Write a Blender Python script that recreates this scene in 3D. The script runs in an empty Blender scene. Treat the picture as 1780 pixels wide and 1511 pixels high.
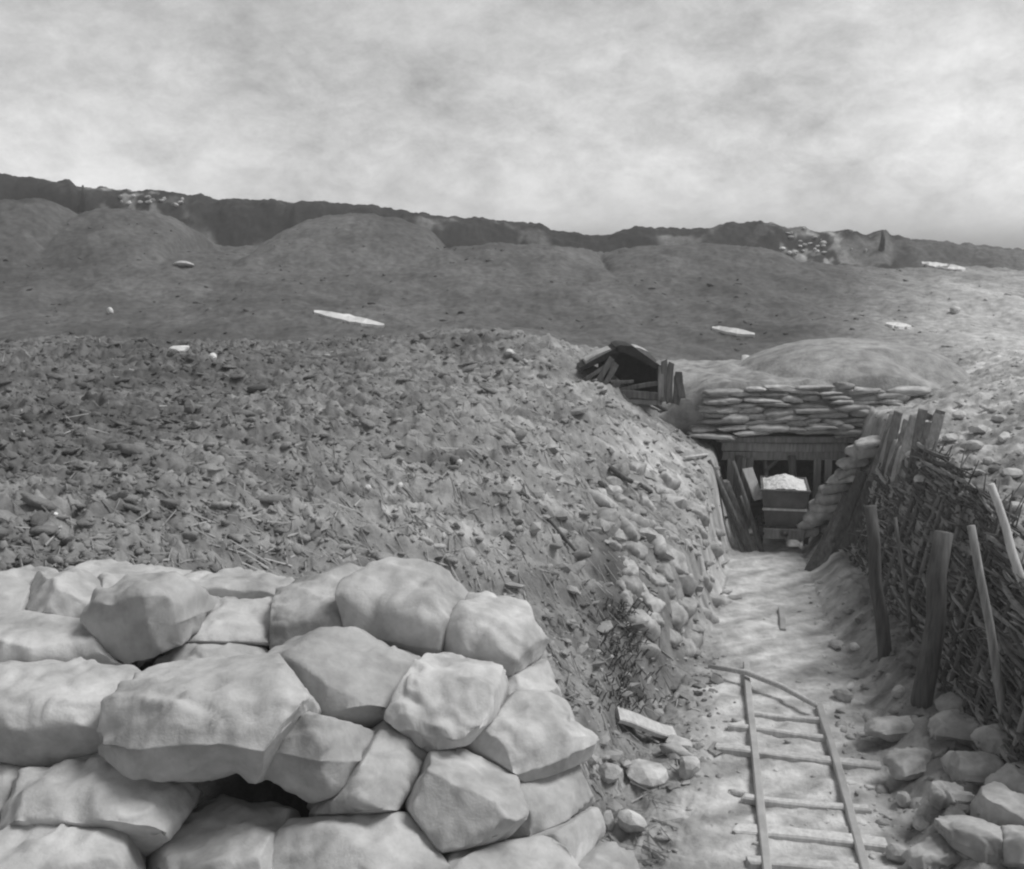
import bpy, math, random
import numpy as np
from mathutils import Vector, Matrix

# ------------------------------------------------------------------ camera, world, sun, exposure
scene = bpy.context.scene
col = scene.collection
F = 1909.0                       # focal length in photo pixels (photo 1780 x 1511)
PITCH = math.radians(9.4)
EYE = 3.67                       # above the trench floor

cam = bpy.data.cameras.new('camera')
cam.sensor_width = 36.0
cam.lens = 36.0 * F / 1780.0
cam.clip_start = 0.05
cam.clip_end = 3000.0
camo = bpy.data.objects.new('camera', cam)
camo.location = (0, 0, EYE)
camo.rotation_euler = (math.pi / 2 - PITCH, 0, 0)
col.objects.link(camo)
scene.camera = camo

SUN_EL = math.radians(57)
SUN_AZ = math.radians(84)        # clockwise from +Y (the view direction)

world = bpy.data.worlds.new('World')
scene.world = world
world.use_nodes = True
wn = world.node_tree.nodes
wl = world.node_tree.links
wn.clear()
w_out = wn.new('ShaderNodeOutputWorld')
w_bg = wn.new('ShaderNodeBackground')
w_sky = wn.new('ShaderNodeTexSky')
w_sky.sky_type = 'NISHITA'
w_sky.sun_disc = False
w_sky.sun_elevation = SUN_EL
w_sky.sun_rotation = SUN_AZ
w_sky.air_density = 1.0
w_sky.dust_density = 0.6
w_bw = wn.new('ShaderNodeRGBToBW')
wl.new(w_sky.outputs[0], w_bw.inputs[0])
w_tc = wn.new('ShaderNodeTexCoord')
w_map = wn.new('ShaderNodeMapping')
w_map.inputs['Rotation'].default_value = (0.0, math.radians(24), 0.0)
w_map.inputs['Scale'].default_value = (1.0, 1.0, 1.7)
wl.new(w_tc.outputs['Generated'], w_map.inputs[0])
def wnoise(scale, detail, rough, dist):
    n = wn.new('ShaderNodeTexNoise')
    n.inputs['Scale'].default_value = scale
    n.inputs['Detail'].default_value = detail
    n.inputs['Roughness'].default_value = rough
    n.inputs['Distortion'].default_value = dist
    wl.new(w_map.outputs[0], n.inputs['Vector'])
    return n.outputs['Fac']
def wmath(op, a, b):
    m = wn.new('ShaderNodeMath')
    m.operation = op
    for i, v in enumerate((a, b)):
        if isinstance(v, (int, float)):
            m.inputs[i].default_value = v
        else:
            wl.new(v, m.inputs[i])
    return m.outputs[0]
n1 = wnoise(3.0, 7.0, 0.62, 0.15)
n2 = wnoise(17.0, 9.0, 0.74, 0.15)
clouds = wmath('ADD', wmath('MULTIPLY', n1, 1.5), wmath('MULTIPLY', n2, 1.15))
clouds = wmath('ADD', clouds, -0.32)
wl.new(wmath('MULTIPLY', w_bw.outputs[0], clouds), w_bg.inputs['Color'])
w_bg.inputs['Strength'].default_value = 0.092
wl.new(w_bg.outputs[0], w_out.inputs[0])

sun = bpy.data.lights.new('sun', 'SUN')
sun.energy = 1.7
sun.angle = math.radians(24)
sun.color = (1.0, 0.995, 0.985)
suno = bpy.data.objects.new('sun', sun)
sd = Vector((math.sin(SUN_AZ) * math.cos(SUN_EL), math.cos(SUN_AZ) * math.cos(SUN_EL), math.sin(SUN_EL)))
suno.rotation_euler = (-sd).to_track_quat('-Z', 'Y').to_euler()
suno.location = (8, 4, 14)
col.objects.link(suno)

scene.view_settings.view_transform = 'Standard'
scene.view_settings.look = 'None'
scene.view_settings.gamma = 1.0
scene.view_settings.exposure = 0.68
scene.render.engine = 'CYCLES'
scene.cycles.filter_width = 2.2      # soft old lens

rng = np.random.default_rng(11)
random.seed(11)

# ------------------------------------------------------------------ noise
def _hash(ix, iy, seed):
    h = (ix.astype(np.int64) * 374761393 + iy.astype(np.int64) * 668265263 + seed * 1442695041) & 0xffffffff
    h = ((h ^ (h >> 13)) * 1274126177) & 0xffffffff
    return ((h ^ (h >> 16)) & 0xffffff) / float(0xffffff)

def vnoise(x, y, seed=0):
    ix = np.floor(x); iy = np.floor(y)
    fx = x - ix; fy = y - iy
    ux = fx * fx * fx * (fx * (fx * 6 - 15) + 10); uy = fy * fy * fy * (fy * (fy * 6 - 15) + 10)
    def g(dx, dy):
        a = _hash(ix + dx, iy + dy, seed) * (2 * np.pi)
        return np.cos(a) * (fx - dx) + np.sin(a) * (fy - dy)
    a = g(0, 0); b = g(1, 0); c = g(0, 1); d = g(1, 1)
    return 1.5 * ((a * (1 - ux) + b * ux) * (1 - uy) + (c * (1 - ux) + d * ux) * uy)

def fbm(x, y, octv, seed=0, gain=0.5):
    s = np.zeros_like(x); a = 1.0
    for o in range(octv):
        s += a * vnoise(x * 2 ** o + 17.3 * o, y * 2 ** o - 9.1 * o, seed + o)
        a *= gain
    return s

def worley(x, y, seed=0):
    ix = np.floor(x); iy = np.floor(y)
    best = np.full_like(x, 9.0); ident = np.zeros_like(x)
    for dx in (-1, 0, 1):
        for dy in (-1, 0, 1):
            cx = ix + dx; cy = iy + dy
            px = cx + _hash(cx, cy, seed); py = cy + _hash(cx, cy, seed + 7)
            d = (px - x) ** 2 + (py - y) ** 2
            m = d < best
            best = np.where(m, d, best)
            ident = np.where(m, _hash(cx, cy, seed + 3), ident)
    return np.sqrt(best), ident

def sstep(a, b, x):
    t = np.clip((x - a) / (b - a), 0, 1)
    return t * t * (3 - 2 * t)

# ------------------------------------------------------------------ terrain height
def xc(Y):                      # centre line of the trench
    return 1.82 + 0.205 * (Y - 6.6)
def lay(px, Y):                 # world X of a photo column at forward distance Y (near eye level)
    return (px - 890.0) / F * Y

SKY_PX = np.array([-700, -300, 0, 70, 140, 150, 300, 440, 520, 560, 640, 700, 760, 880, 935, 960, 1000, 1060, 1100, 1180, 1235, 1270, 1330, 1360, 1430, 1500, 1530, 1540, 1600, 1650, 1780, 2200, 2700.])
SKY_PY = np.array([250, 285, 308, 316, 322, 332, 341, 353, 357, 356, 362, 370, 378, 388, 392, 403, 411, 409, 398, 403, 400, 390, 391, 399, 406, 409, 404, 416, 420, 427, 438, 470, 490.])
DOMES = [(70, 348, 33, 2.4, 95), (225, 366, 34, 2.6, 130), (628, 374, 35, 2.9, 150), (890, 424, 34, 2.6, 150), (1215, 424, 34, 2.8, 170)]

def base_height(X, Y):
    c = xc(Y)
    wlft = np.interp(Y, [4.5, 6.7, 8.5, 10.4, 13.7, 30], [1.25, 1.25, 0.95, 0.62, 0.40, 0.40])
    wrgt = np.interp(Y, [4.5, 6.5, 9.0, 11.0, 13.4, 30], [0.62, 0.70, 0.70, 0.52, 0.42, 0.42])
    dl = (c - wlft) - X          # > 0 left of the floor
    dr = X - (c + wrgt)          # > 0 right of the floor
    # floor
    z = 0.02 * vnoise(X * 1.3, Y * 1.3, 50)
    # left bank
    tl = np.clip(dl, 0, 50)
    steep = np.interp(Y, [5, 8, 10, 12.5, 14], [0.25, 0.30, 0.60, 0.80, 0.95])
    zl = steep * sstep(0, 0.34, tl)
    top = 2.12 + 0.10 * sstep(6, 12, Y)
    zl = zl + (top - steep) * np.interp(tl, [0.15, 0.9, 1.7, 2.6, 4.0], [0, 0.36, 0.72, 0.93, 1.0])
    # mound in the middle of the field (crest near photo 850,590)
    zl = zl + 0.28 * np.exp(-((X - lay(850, 16.5)) / 1.9) ** 2 - ((Y - 16.4) / 1.6) ** 2)
    zl = zl + 0.22 * np.exp(-((X - lay(120, 13)) / 2.6) ** 2 - ((Y - 14.5) / 2.4) ** 2)
    zl = zl + 0.10 * vnoise(X * 0.55, Y * 0.55, 3)
    # ground under the near sandbag wall is lower
    zcap = 1.30 + np.clip(Y - 3.05, 0, 50) * 0.98
    zl = np.minimum(zl, zcap)
    xe = 0.12 - 0.25 * np.clip(Y - 3.3, 0, 1)          # earth packed behind the near sandbag wall
    cm = (1 - sstep(xe - 0.35, xe, X)) * (1 - sstep(4.1, 5.0, Y))
    zl = zl * (1 - cm) + np.maximum(zl, np.minimum(zcap - 0.06, 2.12)) * cm
    # right bank
    tr = np.clip(dr, 0, 50)
    hr = np.interp(Y, [5, 6.0, 7.0, 8.0, 9.0, 12, 14], [0.70, 0.9, 1.10, 1.30, 1.48, 1.60, 1.65])
    xr = np.interp(Y, [5, 6.5, 8, 10, 12, 13, 14, 30], [0.60, 0.66, 0.58, 0.52, 0.42, 0.55, 0.50, 0.3])
    zr = 0.22 * sstep(0, 0.35, tr) * sstep(0.1, 0.3, xr) + (hr - 0.2) * sstep(xr, xr + 0.42, tr)
    zr = zr + np.interp(tr - xr, [0.3, 1.2, 2.6, 6.0], [0, 0.16, 0.45, 0.55]) * sstep(6, 9, Y)
    zr = zr + 0.08 * vnoise(X * 0.7, Y * 0.7, 4)
    z = np.where(dl > 0, zl, np.where(dr > 0, zr, z))
    # trench closes behind the portal
    fieldz = 2.05 + 0.10 * vnoise(X * 0.55, Y * 0.55, 3)
    cl = sstep(17.2, 18.2, Y)
    z = z * (1 - cl) + np.where(dl > 0, z, fieldz) * cl
    # far country
    yf = np.interp(Y, [0, 16.5, 19, 22, 28, 32, 36, 40, 46, 60, 120, 700], [2.1, 2.12, 1.72, 2.05, 2.85, 3.35, 3.62, 3.45, 3.1, 3.0, 2.0, 0.0])
    fan = (X / np.maximum(Y, 1)) * F + 890.0
    yf = yf + np.clip((900 - fan) / 900, -1.3, 1.3) * sstep(20, 34, Y) * 0.55 * (1 - sstep(60, 140, Y))
    yf = yf + 0.22 * vnoise(X * 0.22, Y * 0.22, 8) + 0.09 * vnoise(X * 0.6, Y * 0.6, 9)
    far = sstep(17.0, 20.5, Y)
    z = z * (1 - far) + yf * far
    for (px, py, yd, ry, rw) in DOMES:
        xd = lay(px, yd); hz = EYE + (439 - py) / F * yd
        rx = rw / F * yd
        qx = 1 - ((X - xd) / rx) ** 2
        lo = np.minimum(yf, hz - 0.4)
        front = sstep(yd - 5.5, yd, Y) * (1 - sstep(yd + 0.5, yd + ry, Y))
        skew = np.sqrt(np.clip(qx, 0, 1)) * front
        z = np.where((qx > 0) & (Y > 20), np.maximum(z, lo + (hz - lo) * skew), z)
    # the dark bank along the skyline
    m = (Y > 38)
    if np.any(m):
        skypy = np.interp(fan, SKY_PX, SKY_PY)
        hz = EYE + (439 - skypy) / F * 50.0 + 0.10 * fbm(X * 0.9, Y * 0.0 + 3.0, 4, 61)
        t = sstep(46.5, 49.6, Y + 0.5 * vnoise(X * 0.5, Y * 0.3, 62))
        down = sstep(51, 140, Y)
        z = np.where(m, z * (1 - t) + (hz * (1 - down) + (2.0 - 2.0 * sstep(100, 600, Y)) * down) * t, z)
    return z

def zones(X, Y):
    """roughness of the clods, streaks and albedo"""
    c = xc(Y)
    dl = c - 1.0 - X
    onfloor = np.exp(-((X - c) / 0.75) ** 4)
    fieldm = sstep(0.2, 1.6, dl) * sstep(3.6, 4.4, Y) * (1 - sstep(16.5, 19.0, Y))
    leftm = sstep(0.5, 5.5, c - X - 1.2)
    return onfloor, fieldm, leftm

def height(X, Y, detail=True):
    X = np.asarray(X, float); Y = np.asarray(Y, float)
    z = base_height(X, Y)
    if not detail:
        return z
    onfloor, fieldm, leftm = zones(X, Y)
    near = 1 - sstep(17, 24, Y)
    # clods: rounded worley lumps, bigger on the left
    wx = X + 0.10 * vnoise(X * 4, Y * 4, 70); wy = Y + 0.10 * vnoise(X * 4, Y * 4, 71)
    d1, i1 = worley(wx * 3.0, wy * 3.0, 21)
    d2, i2 = worley(wx * 7.5, wy * 7.5, 22)
    big = 0.45 + 0.9 * np.clip(vnoise(X * 0.8, Y * 0.8, 73) + 0.1, -0.4, 1)
    rid = 0.0
    for o_, (f_, a_) in enumerate(((1.5, .075), (3.1, .060), (6.4, .042), (12.5, .022))):
        rid = rid + a_ * (0.42 - 1.5 * np.abs(vnoise(wx * f_ + 31 * o_, wy * f_ * 0.8, 210 + o_)))
    lump = big * (rid + 0.07 * np.clip(0.30 - d1 ** 2, 0, 1) * (i1 * 1.8 - 0.5) + 0.05 * np.clip(0.30 - d2 ** 2, 0, 1) * (i2 * 2 - 0.6))
    fine = 0.028 * fbm(X * 6.5, Y * 6.5, 4, 30, 0.6)
    z = z + near * (1 - 0.93 * onfloor) * (lump * (0.45 + 0.62 * fieldm * leftm + 0.25 * fieldm) + fine * (1.3 + 0.5 * fieldm))
    # slump streaks running down to the trench
    u = X * 0.86 + Y * 0.50; v = -X * 0.50 + Y * 0.86
    z = z + near * 0.085 * sstep(0.0, 0.8, xc(Y) - 1.0 - X) * (1 - sstep(3.5, 6.0, xc(Y) - X)) * sstep(4.5, 6, Y) * fbm(u * 0.9, v * 4.5, 3, 44)
    z = z + near * onfloor * 0.020 * fbm(X * 4, Y * 4, 4, 46)
    # broken far slopes
    z = z + sstep(18, 24, Y) * (1 - sstep(60, 120, Y)) * (0.07 * fbm(X * 1.1, Y * 0.8, 5, 47, 0.62) - 0.05 * np.abs(vnoise(X * 0.9, Y * 0.45, 48)))
    # ragged skyline
    z = z + sstep(45, 47, Y) * (1 - sstep(52, 70, Y)) * 0.12 * np.abs(fbm(X * 0.9, Y * 1.6, 3, 49, 0.6))
    return z

def H(x, y):
    return float(height(np.array([x]), np.array([y]))[0])

CP, SP = math.cos(PITCH), math.sin(PITCH)
def ray(px, py):
    u = (px - 890.0) / F; v = (755.5 - py) / F
    return Vector((u, CP + v * SP, -SP + v * CP))
def at(px, py, Y):              # point seen at a pixel, at forward distance Y
    d = ray(px, py)
    return Vector((0, 0, EYE)) + d * (Y / d.y)
def hit(px, py, y0=4.6, y1=60.0):   # first point of the ground seen at a pixel
    d = ray(px, py)
    ys = np.geomspace(y0, y1, 1500)
    xs = d.x / d.y * ys; zs = EYE + d.z / d.y * ys
    h = height(xs, ys)
    k = np.nonzero(h >= zs)[0]
    k = k[0] if len(k) else len(ys) - 1
    return Vector((xs[k], ys[k], h[k]))
def mpp(Y):                     # metres per photo pixel
    return Y / F

# ------------------------------------------------------------------ materials (black and white photograph: every colour is a grey)
def new_mat(name, rough=0.9):
    m = bpy.data.materials.new(name)
    m.use_nodes = True
    nt = m.node_tree
    b = nt.nodes['Principled BSDF']
    b.inputs['Roughness'].default_value = rough
    b.inputs['Specular IOR Level'].default_value = 0.25
    return m, nt, b

def grey_mat(name, lo, hi, scale=6.0, rough=0.9, bump=0.3, bscale=60.0, stretch=(1, 1, 1), bdist=0.01, attr=None, coord='Object', vary=0.0):
    m, nt, b = new_mat(name, rough)
    N, L = nt.nodes, nt.links
    tc = N.new('ShaderNodeTexCoord')
    mp = N.new('ShaderNodeMapping'); mp.inputs['Scale'].default_value = stretch
    L.new(tc.outputs[coord], mp.inputs[0])
    src = mp.outputs[0]
    oi = N.new('ShaderNodeObjectInfo')
    add = N.new('ShaderNodeVectorMath'); add.operation = 'ADD'
    sc = N.new('ShaderNodeMath'); sc.operation = 'MULTIPLY'; sc.inputs[1].default_value = 37.0 if coord == 'Object' else 0.0
    L.new(oi.outputs['Random'], sc.inputs[0])
    L.new(src, add.inputs[0]); L.new(sc.outputs[0], add.inputs[1])
    n = N.new('ShaderNodeTexNoise'); n.inputs['Scale'].default_value = scale; n.inputs['Detail'].default_value = 6; n.inputs['Roughness'].default_value = 0.62
    L.new(add.outputs[0], n.inputs['Vector'])
    r = N.new('ShaderNodeValToRGB')
    r.color_ramp.elements[0].position = 0.32; r.color_ramp.elements[1].position = 0.70
    r.color_ramp.elements[0].color = (lo, lo, lo, 1); r.color_ramp.elements[1].color = (hi, hi, hi, 1)
    L.new(n.outputs['Fac'], r.inputs[0])
    out = r.outputs[0]
    if attr:
        a = N.new('ShaderNodeAttribute'); a.attribute_name = attr
        mx = N.new('ShaderNodeMix'); mx.data_type = 'RGBA'; mx.blend_type = 'MULTIPLY'; mx.inputs[0].default_value = 1.0
        L.new(out, mx.inputs[6]); L.new(a.outputs['Color'], mx.inputs[7])
        out = mx.outputs[2]
    if vary:
        mr = N.new('ShaderNodeMapRange'); mr.inputs[3].default_value = 1 - vary; mr.inputs[4].default_value = 1 + vary
        L.new(oi.outputs['Random'], mr.inputs[0])
        mx = N.new('ShaderNodeMix'); mx.data_type = 'RGBA'; mx.blend_type = 'MULTIPLY'; mx.inputs[0].default_value = 1.0
        L.new(out, mx.inputs[6]); L.new(mr.outputs[0], mx.inputs[7])
        out = mx.outputs[2]
    L.new(out, b.inputs['Base Color'])
    n2 = N.new('ShaderNodeTexNoise'); n2.inputs['Scale'].default_value = bscale; n2.inputs['Detail'].default_value = 5; n2.inputs['Roughness'].default_value = 0.65
    L.new(add.outputs[0], n2.inputs['Vector'])
    bp = N.new('ShaderNodeBump'); bp.inputs['Strength'].default_value = bump; bp.inputs['Distance'].default_value = bdist
    L.new(n2.outputs['Fac'], bp.inputs['Height'])
    L.new(bp.outputs[0], b.inputs['Normal'])
    return m

M = {}
M['soil'] = grey_mat('trodden_earth', 0.62, 1.30, scale=5.0, bump=0.55, bscale=26, bdist=0.03, attr='tone', coord='Generated', rough=0.95)
# terrain noise is in world metres
def use_world_coords(m):
    nt = m.node_tree
    for nd in nt.nodes:
        if nd.type == 'MAPPING':
            g = nt.nodes.new('ShaderNodeNewGeometry')
            for l in list(nd.inputs[0].links): nt.links.remove(l)
            nt.links.new(g.outputs['Position'], nd.inputs[0])
use_world_coords(M['soil'])
M['clod'] = grey_mat('loose_clods', 0.09, 0.24, scale=7.0, bump=0.5, bscale=40, bdist=0.02)
use_world_coords(M['clod'])
M['palerock'] = grey_mat('chalk_rubble', 0.30, 0.62, scale=7.0, bump=0.5, bscale=30, bdist=0.02, vary=0.15)
M['bag'] = grey_mat('hessian_sacking', 0.27, 0.60, scale=4.5, bump=0.40, bscale=70, bdist=0.008, vary=0.14)
M['oldbag'] = grey_mat('weathered_sacking', 0.24, 0.52, scale=9.0, bump=0.4, bscale=60, bdist=0.008, vary=0.22)
M['darkwood'] = grey_mat('tarred_timber', 0.065, 0.17, scale=3.0, bump=0.5, bscale=14, stretch=(9, 9, 1), bdist=0.006, vary=0.25)
M['greywood'] = grey_mat('weathered_timber', 0.14, 0.30, scale=3.0, bump=0.5, bscale=14, stretch=(9, 9, 1), bdist=0.006, vary=0.25)
M['midwood'] = grey_mat('grey_board', 0.22, 0.40, scale=3.0, bump=0.5, bscale=14, stretch=(9, 9, 1), bdist=0.006, vary=0.2)
M['palewood'] = grey_mat('bare_timber', 0.42, 0.66, scale=3.0, bump=0.4, bscale=14, stretch=(9, 9, 1), bdist=0.005, vary=0.12)
M['iron'] = grey_mat('rusty_iron', 0.04, 0.10, scale=8.0, bump=0.3, bscale=40, rough=0.6, vary=0.1)
M['brush'] = grey_mat('brushwood', 0.18, 0.36, scale=11.0, bump=0.4, bscale=40, vary=0.2)
M['darkbrush'] = grey_mat('dark_brushwood', 0.06, 0.15, scale=11.0, bump=0.4, bscale=40, vary=0.2)
M['bankstone'] = grey_mat('bank_lumps', 0.13, 0.50, scale=2.2, bump=0.5, bscale=40, bdist=0.02)
M['stalk'] = grey_mat('dry_stalk', 0.14, 0.5, scale=1.5, bump=0.1, bscale=40)
M['tarp_and_shade'] = grey_mat('black_sheet_and_shade', 0.02, 0.05, scale=5.0, bump=0.6, bscale=12, bdist=0.02)
M['load'] = grey_mat('chalk_spoil', 0.62, 0.85, scale=12.0, bump=0.6, bscale=40, bdist=0.02)
M['trackwood'] = grey_mat('worn_track_timber', 0.32, 0.46, scale=5.0, bump=0.4, bscale=20, bdist=0.005)
M['whitestone'] = grey_mat('white_chalk', 0.65, 0.85, scale=7.0, bump=0.4, bscale=30)
M['clodstone'] = grey_mat('dark_clay_lump', 0.12, 0.24, scale=7.0, bump=0.5, bscale=30)
M['scrub'] = grey_mat('dark_scrub', 0.02, 0.06, scale=2.0, bump=0.4, bscale=10)

# ------------------------------------------------------------------ mesh helpers
def mesh_from(name, V, Fc, smooth=True):
    me = bpy.data.meshes.new(name)
    V = np.asarray(V, dtype=np.float32)
    if isinstance(Fc, np.ndarray):
        k = Fc.shape[1]; n = len(Fc)
        me.vertices.add(len(V)); me.vertices.foreach_set('co', V.ravel())
        me.loops.add(n * k); me.loops.foreach_set('vertex_index', Fc.astype(np.int32).ravel())
        me.polygons.add(n); me.polygons.foreach_set('loop_start', np.arange(0, n * k, k, dtype=np.int32))
        me.update(calc_edges=True)
    else:
        me.from_pydata([tuple(map(float, v)) for v in V], [], Fc)
        me.update()
    me.polygons.foreach_set('use_smooth', np.full(len(me.polygons), smooth, dtype=bool))
    return me

def link(name, me, mat=None, parent=None, mtx=None):
    if mat is not None and len(me.materials) == 0:
        me.materials.append(M[mat])
    o = bpy.data.objects.new(name, me)
    col.objects.link(o)
    if parent is not None:
        o.parent = parent
    if mtx is not None:
        o.matrix_local = mtx
    return o

def tag(o, label, cat, group=None):
    o['label'] = label; o['category'] = cat
    if group: o['group'] = group
    return o

def thing(name, label, cat, loc=(0, 0, 0), group=None, rotz=0.0):
    o = bpy.data.objects.new(name, None)
    o.empty_display_size = 0.1
    o.location = loc; o.rotation_euler = (0, 0, rotz)
    col.objects.link(o)
    return tag(o, label, cat, group)

class MB:
    def __init__(s): s.v = []; s.f = []
    def add(s, V, Fc):
        n = len(s.v); s.v += [tuple(v) for v in V]; s.f += [tuple(i + n for i in f) for f in Fc]
    def tube(s, pts, rad, seg=6, rough=0.0, cap=True):
        pts = [Vector(p) for p in pts]; rings = []
        up = Vector((0.3, 0.2, 0.93))
        for i, p in enumerate(pts):
            t = (pts[min(i + 1, len(pts) - 1)] - pts[max(i - 1, 0)]).normalized()
            a = t.cross(up)
            if a.length < 0.1: a = t.cross(Vector((1, 0, 0)))
            a.normalize(); b = t.cross(a)
            r = rad[i] if hasattr(rad, '__len__') else rad
            rings.append([p + (a * math.cos(q) + b * math.sin(q)) * r * (1 + random.uniform(-rough, rough)) for q in [2 * math.pi * k / seg for k in range(seg)]])
        V = [v for r in rings for v in r]; Fc = []
        for i in range(len(rings) - 1):
            for k in range(seg):
                Fc.append((i * seg + k, i * seg + (k + 1) % seg, (i + 1) * seg + (k + 1) % seg, (i + 1) * seg + k))
        if cap:
            Fc.append(tuple(range(seg - 1, -1, -1))); n = (len(rings) - 1) * seg; Fc.append(tuple(n + k for k in range(seg)))
        s.add(V, Fc)
    def plank(s, a, b, w, t, side=None, n=7, warp=0.006, taper=0.0, ragged=0.02):
        """a board from a to b, w wide (along side), t thick, with worn edges"""
        a = Vector(a); b = Vector(b); ax = (b - a); Lg = ax.length; ax.normalize()
        side = Vector(side) if side is not None else ax.cross(Vector((0, 0, 1)))
        side = (side - ax * side.dot(ax)).normalized()
        nrm = ax.cross(side)
        bev = min(w, t) * 0.18
        prof = [(-w / 2 + bev, -t / 2), (w / 2 - bev, -t / 2), (w / 2, -t / 2 + bev), (w / 2, t / 2 - bev), (w / 2 - bev, t / 2), (-w / 2 + bev, t / 2), (-w / 2, t / 2 - bev), (-w / 2, -t / 2 + bev)]
        V = []; Fc = []; ph = random.uniform(0, 9)
        for i in range(n):
            q = i / (n - 1)
            off = nrm * warp * math.sin(q * 4 + ph) + side * warp * math.sin(q * 3 + ph * 1.7)
            ww = (1 - taper * q) * (1 + random.uniform(-0.05, 0.05))
            for (pw, pt) in prof:
                rg = random.uniform(-ragged, ragged) if i in (0, n - 1) else 0
                V.append(a + ax * (Lg * q + rg) + off + side * pw * ww + nrm * pt * (1 + random.uniform(-0.08, 0.08)))
        for i in range(n - 1):
            for k in range(8):
                Fc.append((i * 8 + k, i * 8 + (k + 1) % 8, (i + 1) * 8 + (k + 1) % 8, (i + 1) * 8 + k))
        Fc.append(tuple(range(7, -1, -1))); Fc.append(tuple((n - 1) * 8 + k for k in range(8)))
        s.add(V, Fc)
    def build(s, name, mat, parent=None, smooth=False):
        me = mesh_from(name, s.v, s.f, smooth)
        return link(name, me, mat, parent)

def finish(o, mode='flat'):
    import bmesh
    bm = bmesh.new(); bm.from_mesh(o.data); bmesh.ops.recalc_face_normals(bm, faces=bm.faces); bm.to_mesh(o.data); bm.free()
    return o

def rebase(o, p):
    """put a single-mesh thing's origin at its base"""
    p = Vector(p)
    o.data.transform(Matrix.Translation(-p)); o.location = p
    return o

# ------------------------------------------------------------------ ground
def soil_tone(X, Y):
    onfloor, fieldm, leftm = zones(X, Y)
    c = xc(Y)
    tone = np.full_like(X, 0.26)
    tone = tone * (1 - fieldm) + fieldm * (0.30 - 0.155 * leftm)
    tone = tone * (1 - onfloor) + onfloor * 0.56
    farm = sstep(17.5, 20.5, Y)
    tone = tone * (1 - farm) + 0.118 * farm
    fan = X / Y * F + 890
    right = sstep(1350, 1750, fan) * sstep(9, 13, Y) * (1 - sstep(28, 45, Y))
    tone = tone * (1 - right) + right * 0.44
    dark = sstep(41, 44.5, Y) * (1 - sstep(1535, 1590, fan))
    tone = tone * (1 - dark) + (0.035 + 0.13 * sstep(0.15, 0.6, fbm(X * 0.35, Y * 0.5, 4, 92))) * dark
    gap_shade = (1 - sstep(3.9, 4.3, Y)) * (1 - sstep(0.2, 0.6, X)); tone = tone * (1 - gap_shade) + 0.07 * gap_shade  # dark tone painted behind the near wall as shade in its gaps
    chalk = sstep(45.5, 46.5, Y) * (1 - sstep(50.5, 52, Y)) * (np.exp(-((fan - 1400) / 65) ** 2) + 0.7 * np.exp(-((fan - 250) / 55) ** 2))
    ck = chalk * sstep(0.05, 0.45, fbm(X * 1.3, Y * 1.3, 3, 91))
    tone = tone * (1 - ck) + 0.42 * ck
    bp_ = np.exp(-((X - 0.90) / 0.32) ** 2 - ((Y - 9.0) / 1.2) ** 2); tone = tone * (1 - 0.66 * bp_)
    wp_ = np.exp(-((X - 1.75) / 0.7) ** 2 - ((Y - 12.9) / 1.1) ** 2); tone = tone * (1 - wp_) + 0.44 * wp_
    blot = 1 + 0.26 * fbm(X * 0.7, Y * 0.7, 3, 80) + farm * 0.30 * fbm(X * 0.25, Y * 0.12, 4, 82)
    streak = 1 + 0.42 * fbm((X * 0.86 + Y * 0.5) * 0.6, (-X * 0.5 + Y * 0.86) * 4.0, 3, 81) * (1 - farm)
    tone = np.clip(tone * blot * streak, 0.02, 0.6)
    return tone

def build_ground():
    t = np.concatenate([np.linspace(-1.15, -0.55, 70, endpoint=False), np.linspace(-0.55, 0.55, 660), np.linspace(0.55, 1.15, 71)[1:]])
    y = np.concatenate([np.geomspace(0.7, 3.5, 30, endpoint=False), np.geomspace(3.5, 20, 540, endpoint=False), np.geomspace(20, 44, 150, endpoint=False),
                        np.linspace(44, 53, 90, endpoint=False), np.geomspace(53, 1500, 50)])
    T, Yg = np.meshgrid(t, y)
    X = (T * Yg).ravel(); Y = Yg.ravel()
    Z = height(X, Y)
    nr, nc = len(y), len(t)
    idx = np.arange(nr * nc).reshape(nr, nc)
    Fc = np.stack([idx[:-1, :-1].ravel(), idx[:-1, 1:].ravel(), idx[1:, 1:].ravel(), idx[1:, :-1].ravel()], 1)
    me = mesh_from('ground', np.stack([X, Y, Z], 1), Fc, True)
    # soil colour and painted gap shade: pale trodden chalk on the floor, dark earth in the field, dark scrubby far slopes
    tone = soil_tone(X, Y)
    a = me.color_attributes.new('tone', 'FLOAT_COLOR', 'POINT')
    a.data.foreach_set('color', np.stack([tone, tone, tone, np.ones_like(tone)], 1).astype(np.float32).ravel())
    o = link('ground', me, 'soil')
    o['kind'] = 'structure'
    return o
build_ground()

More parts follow.
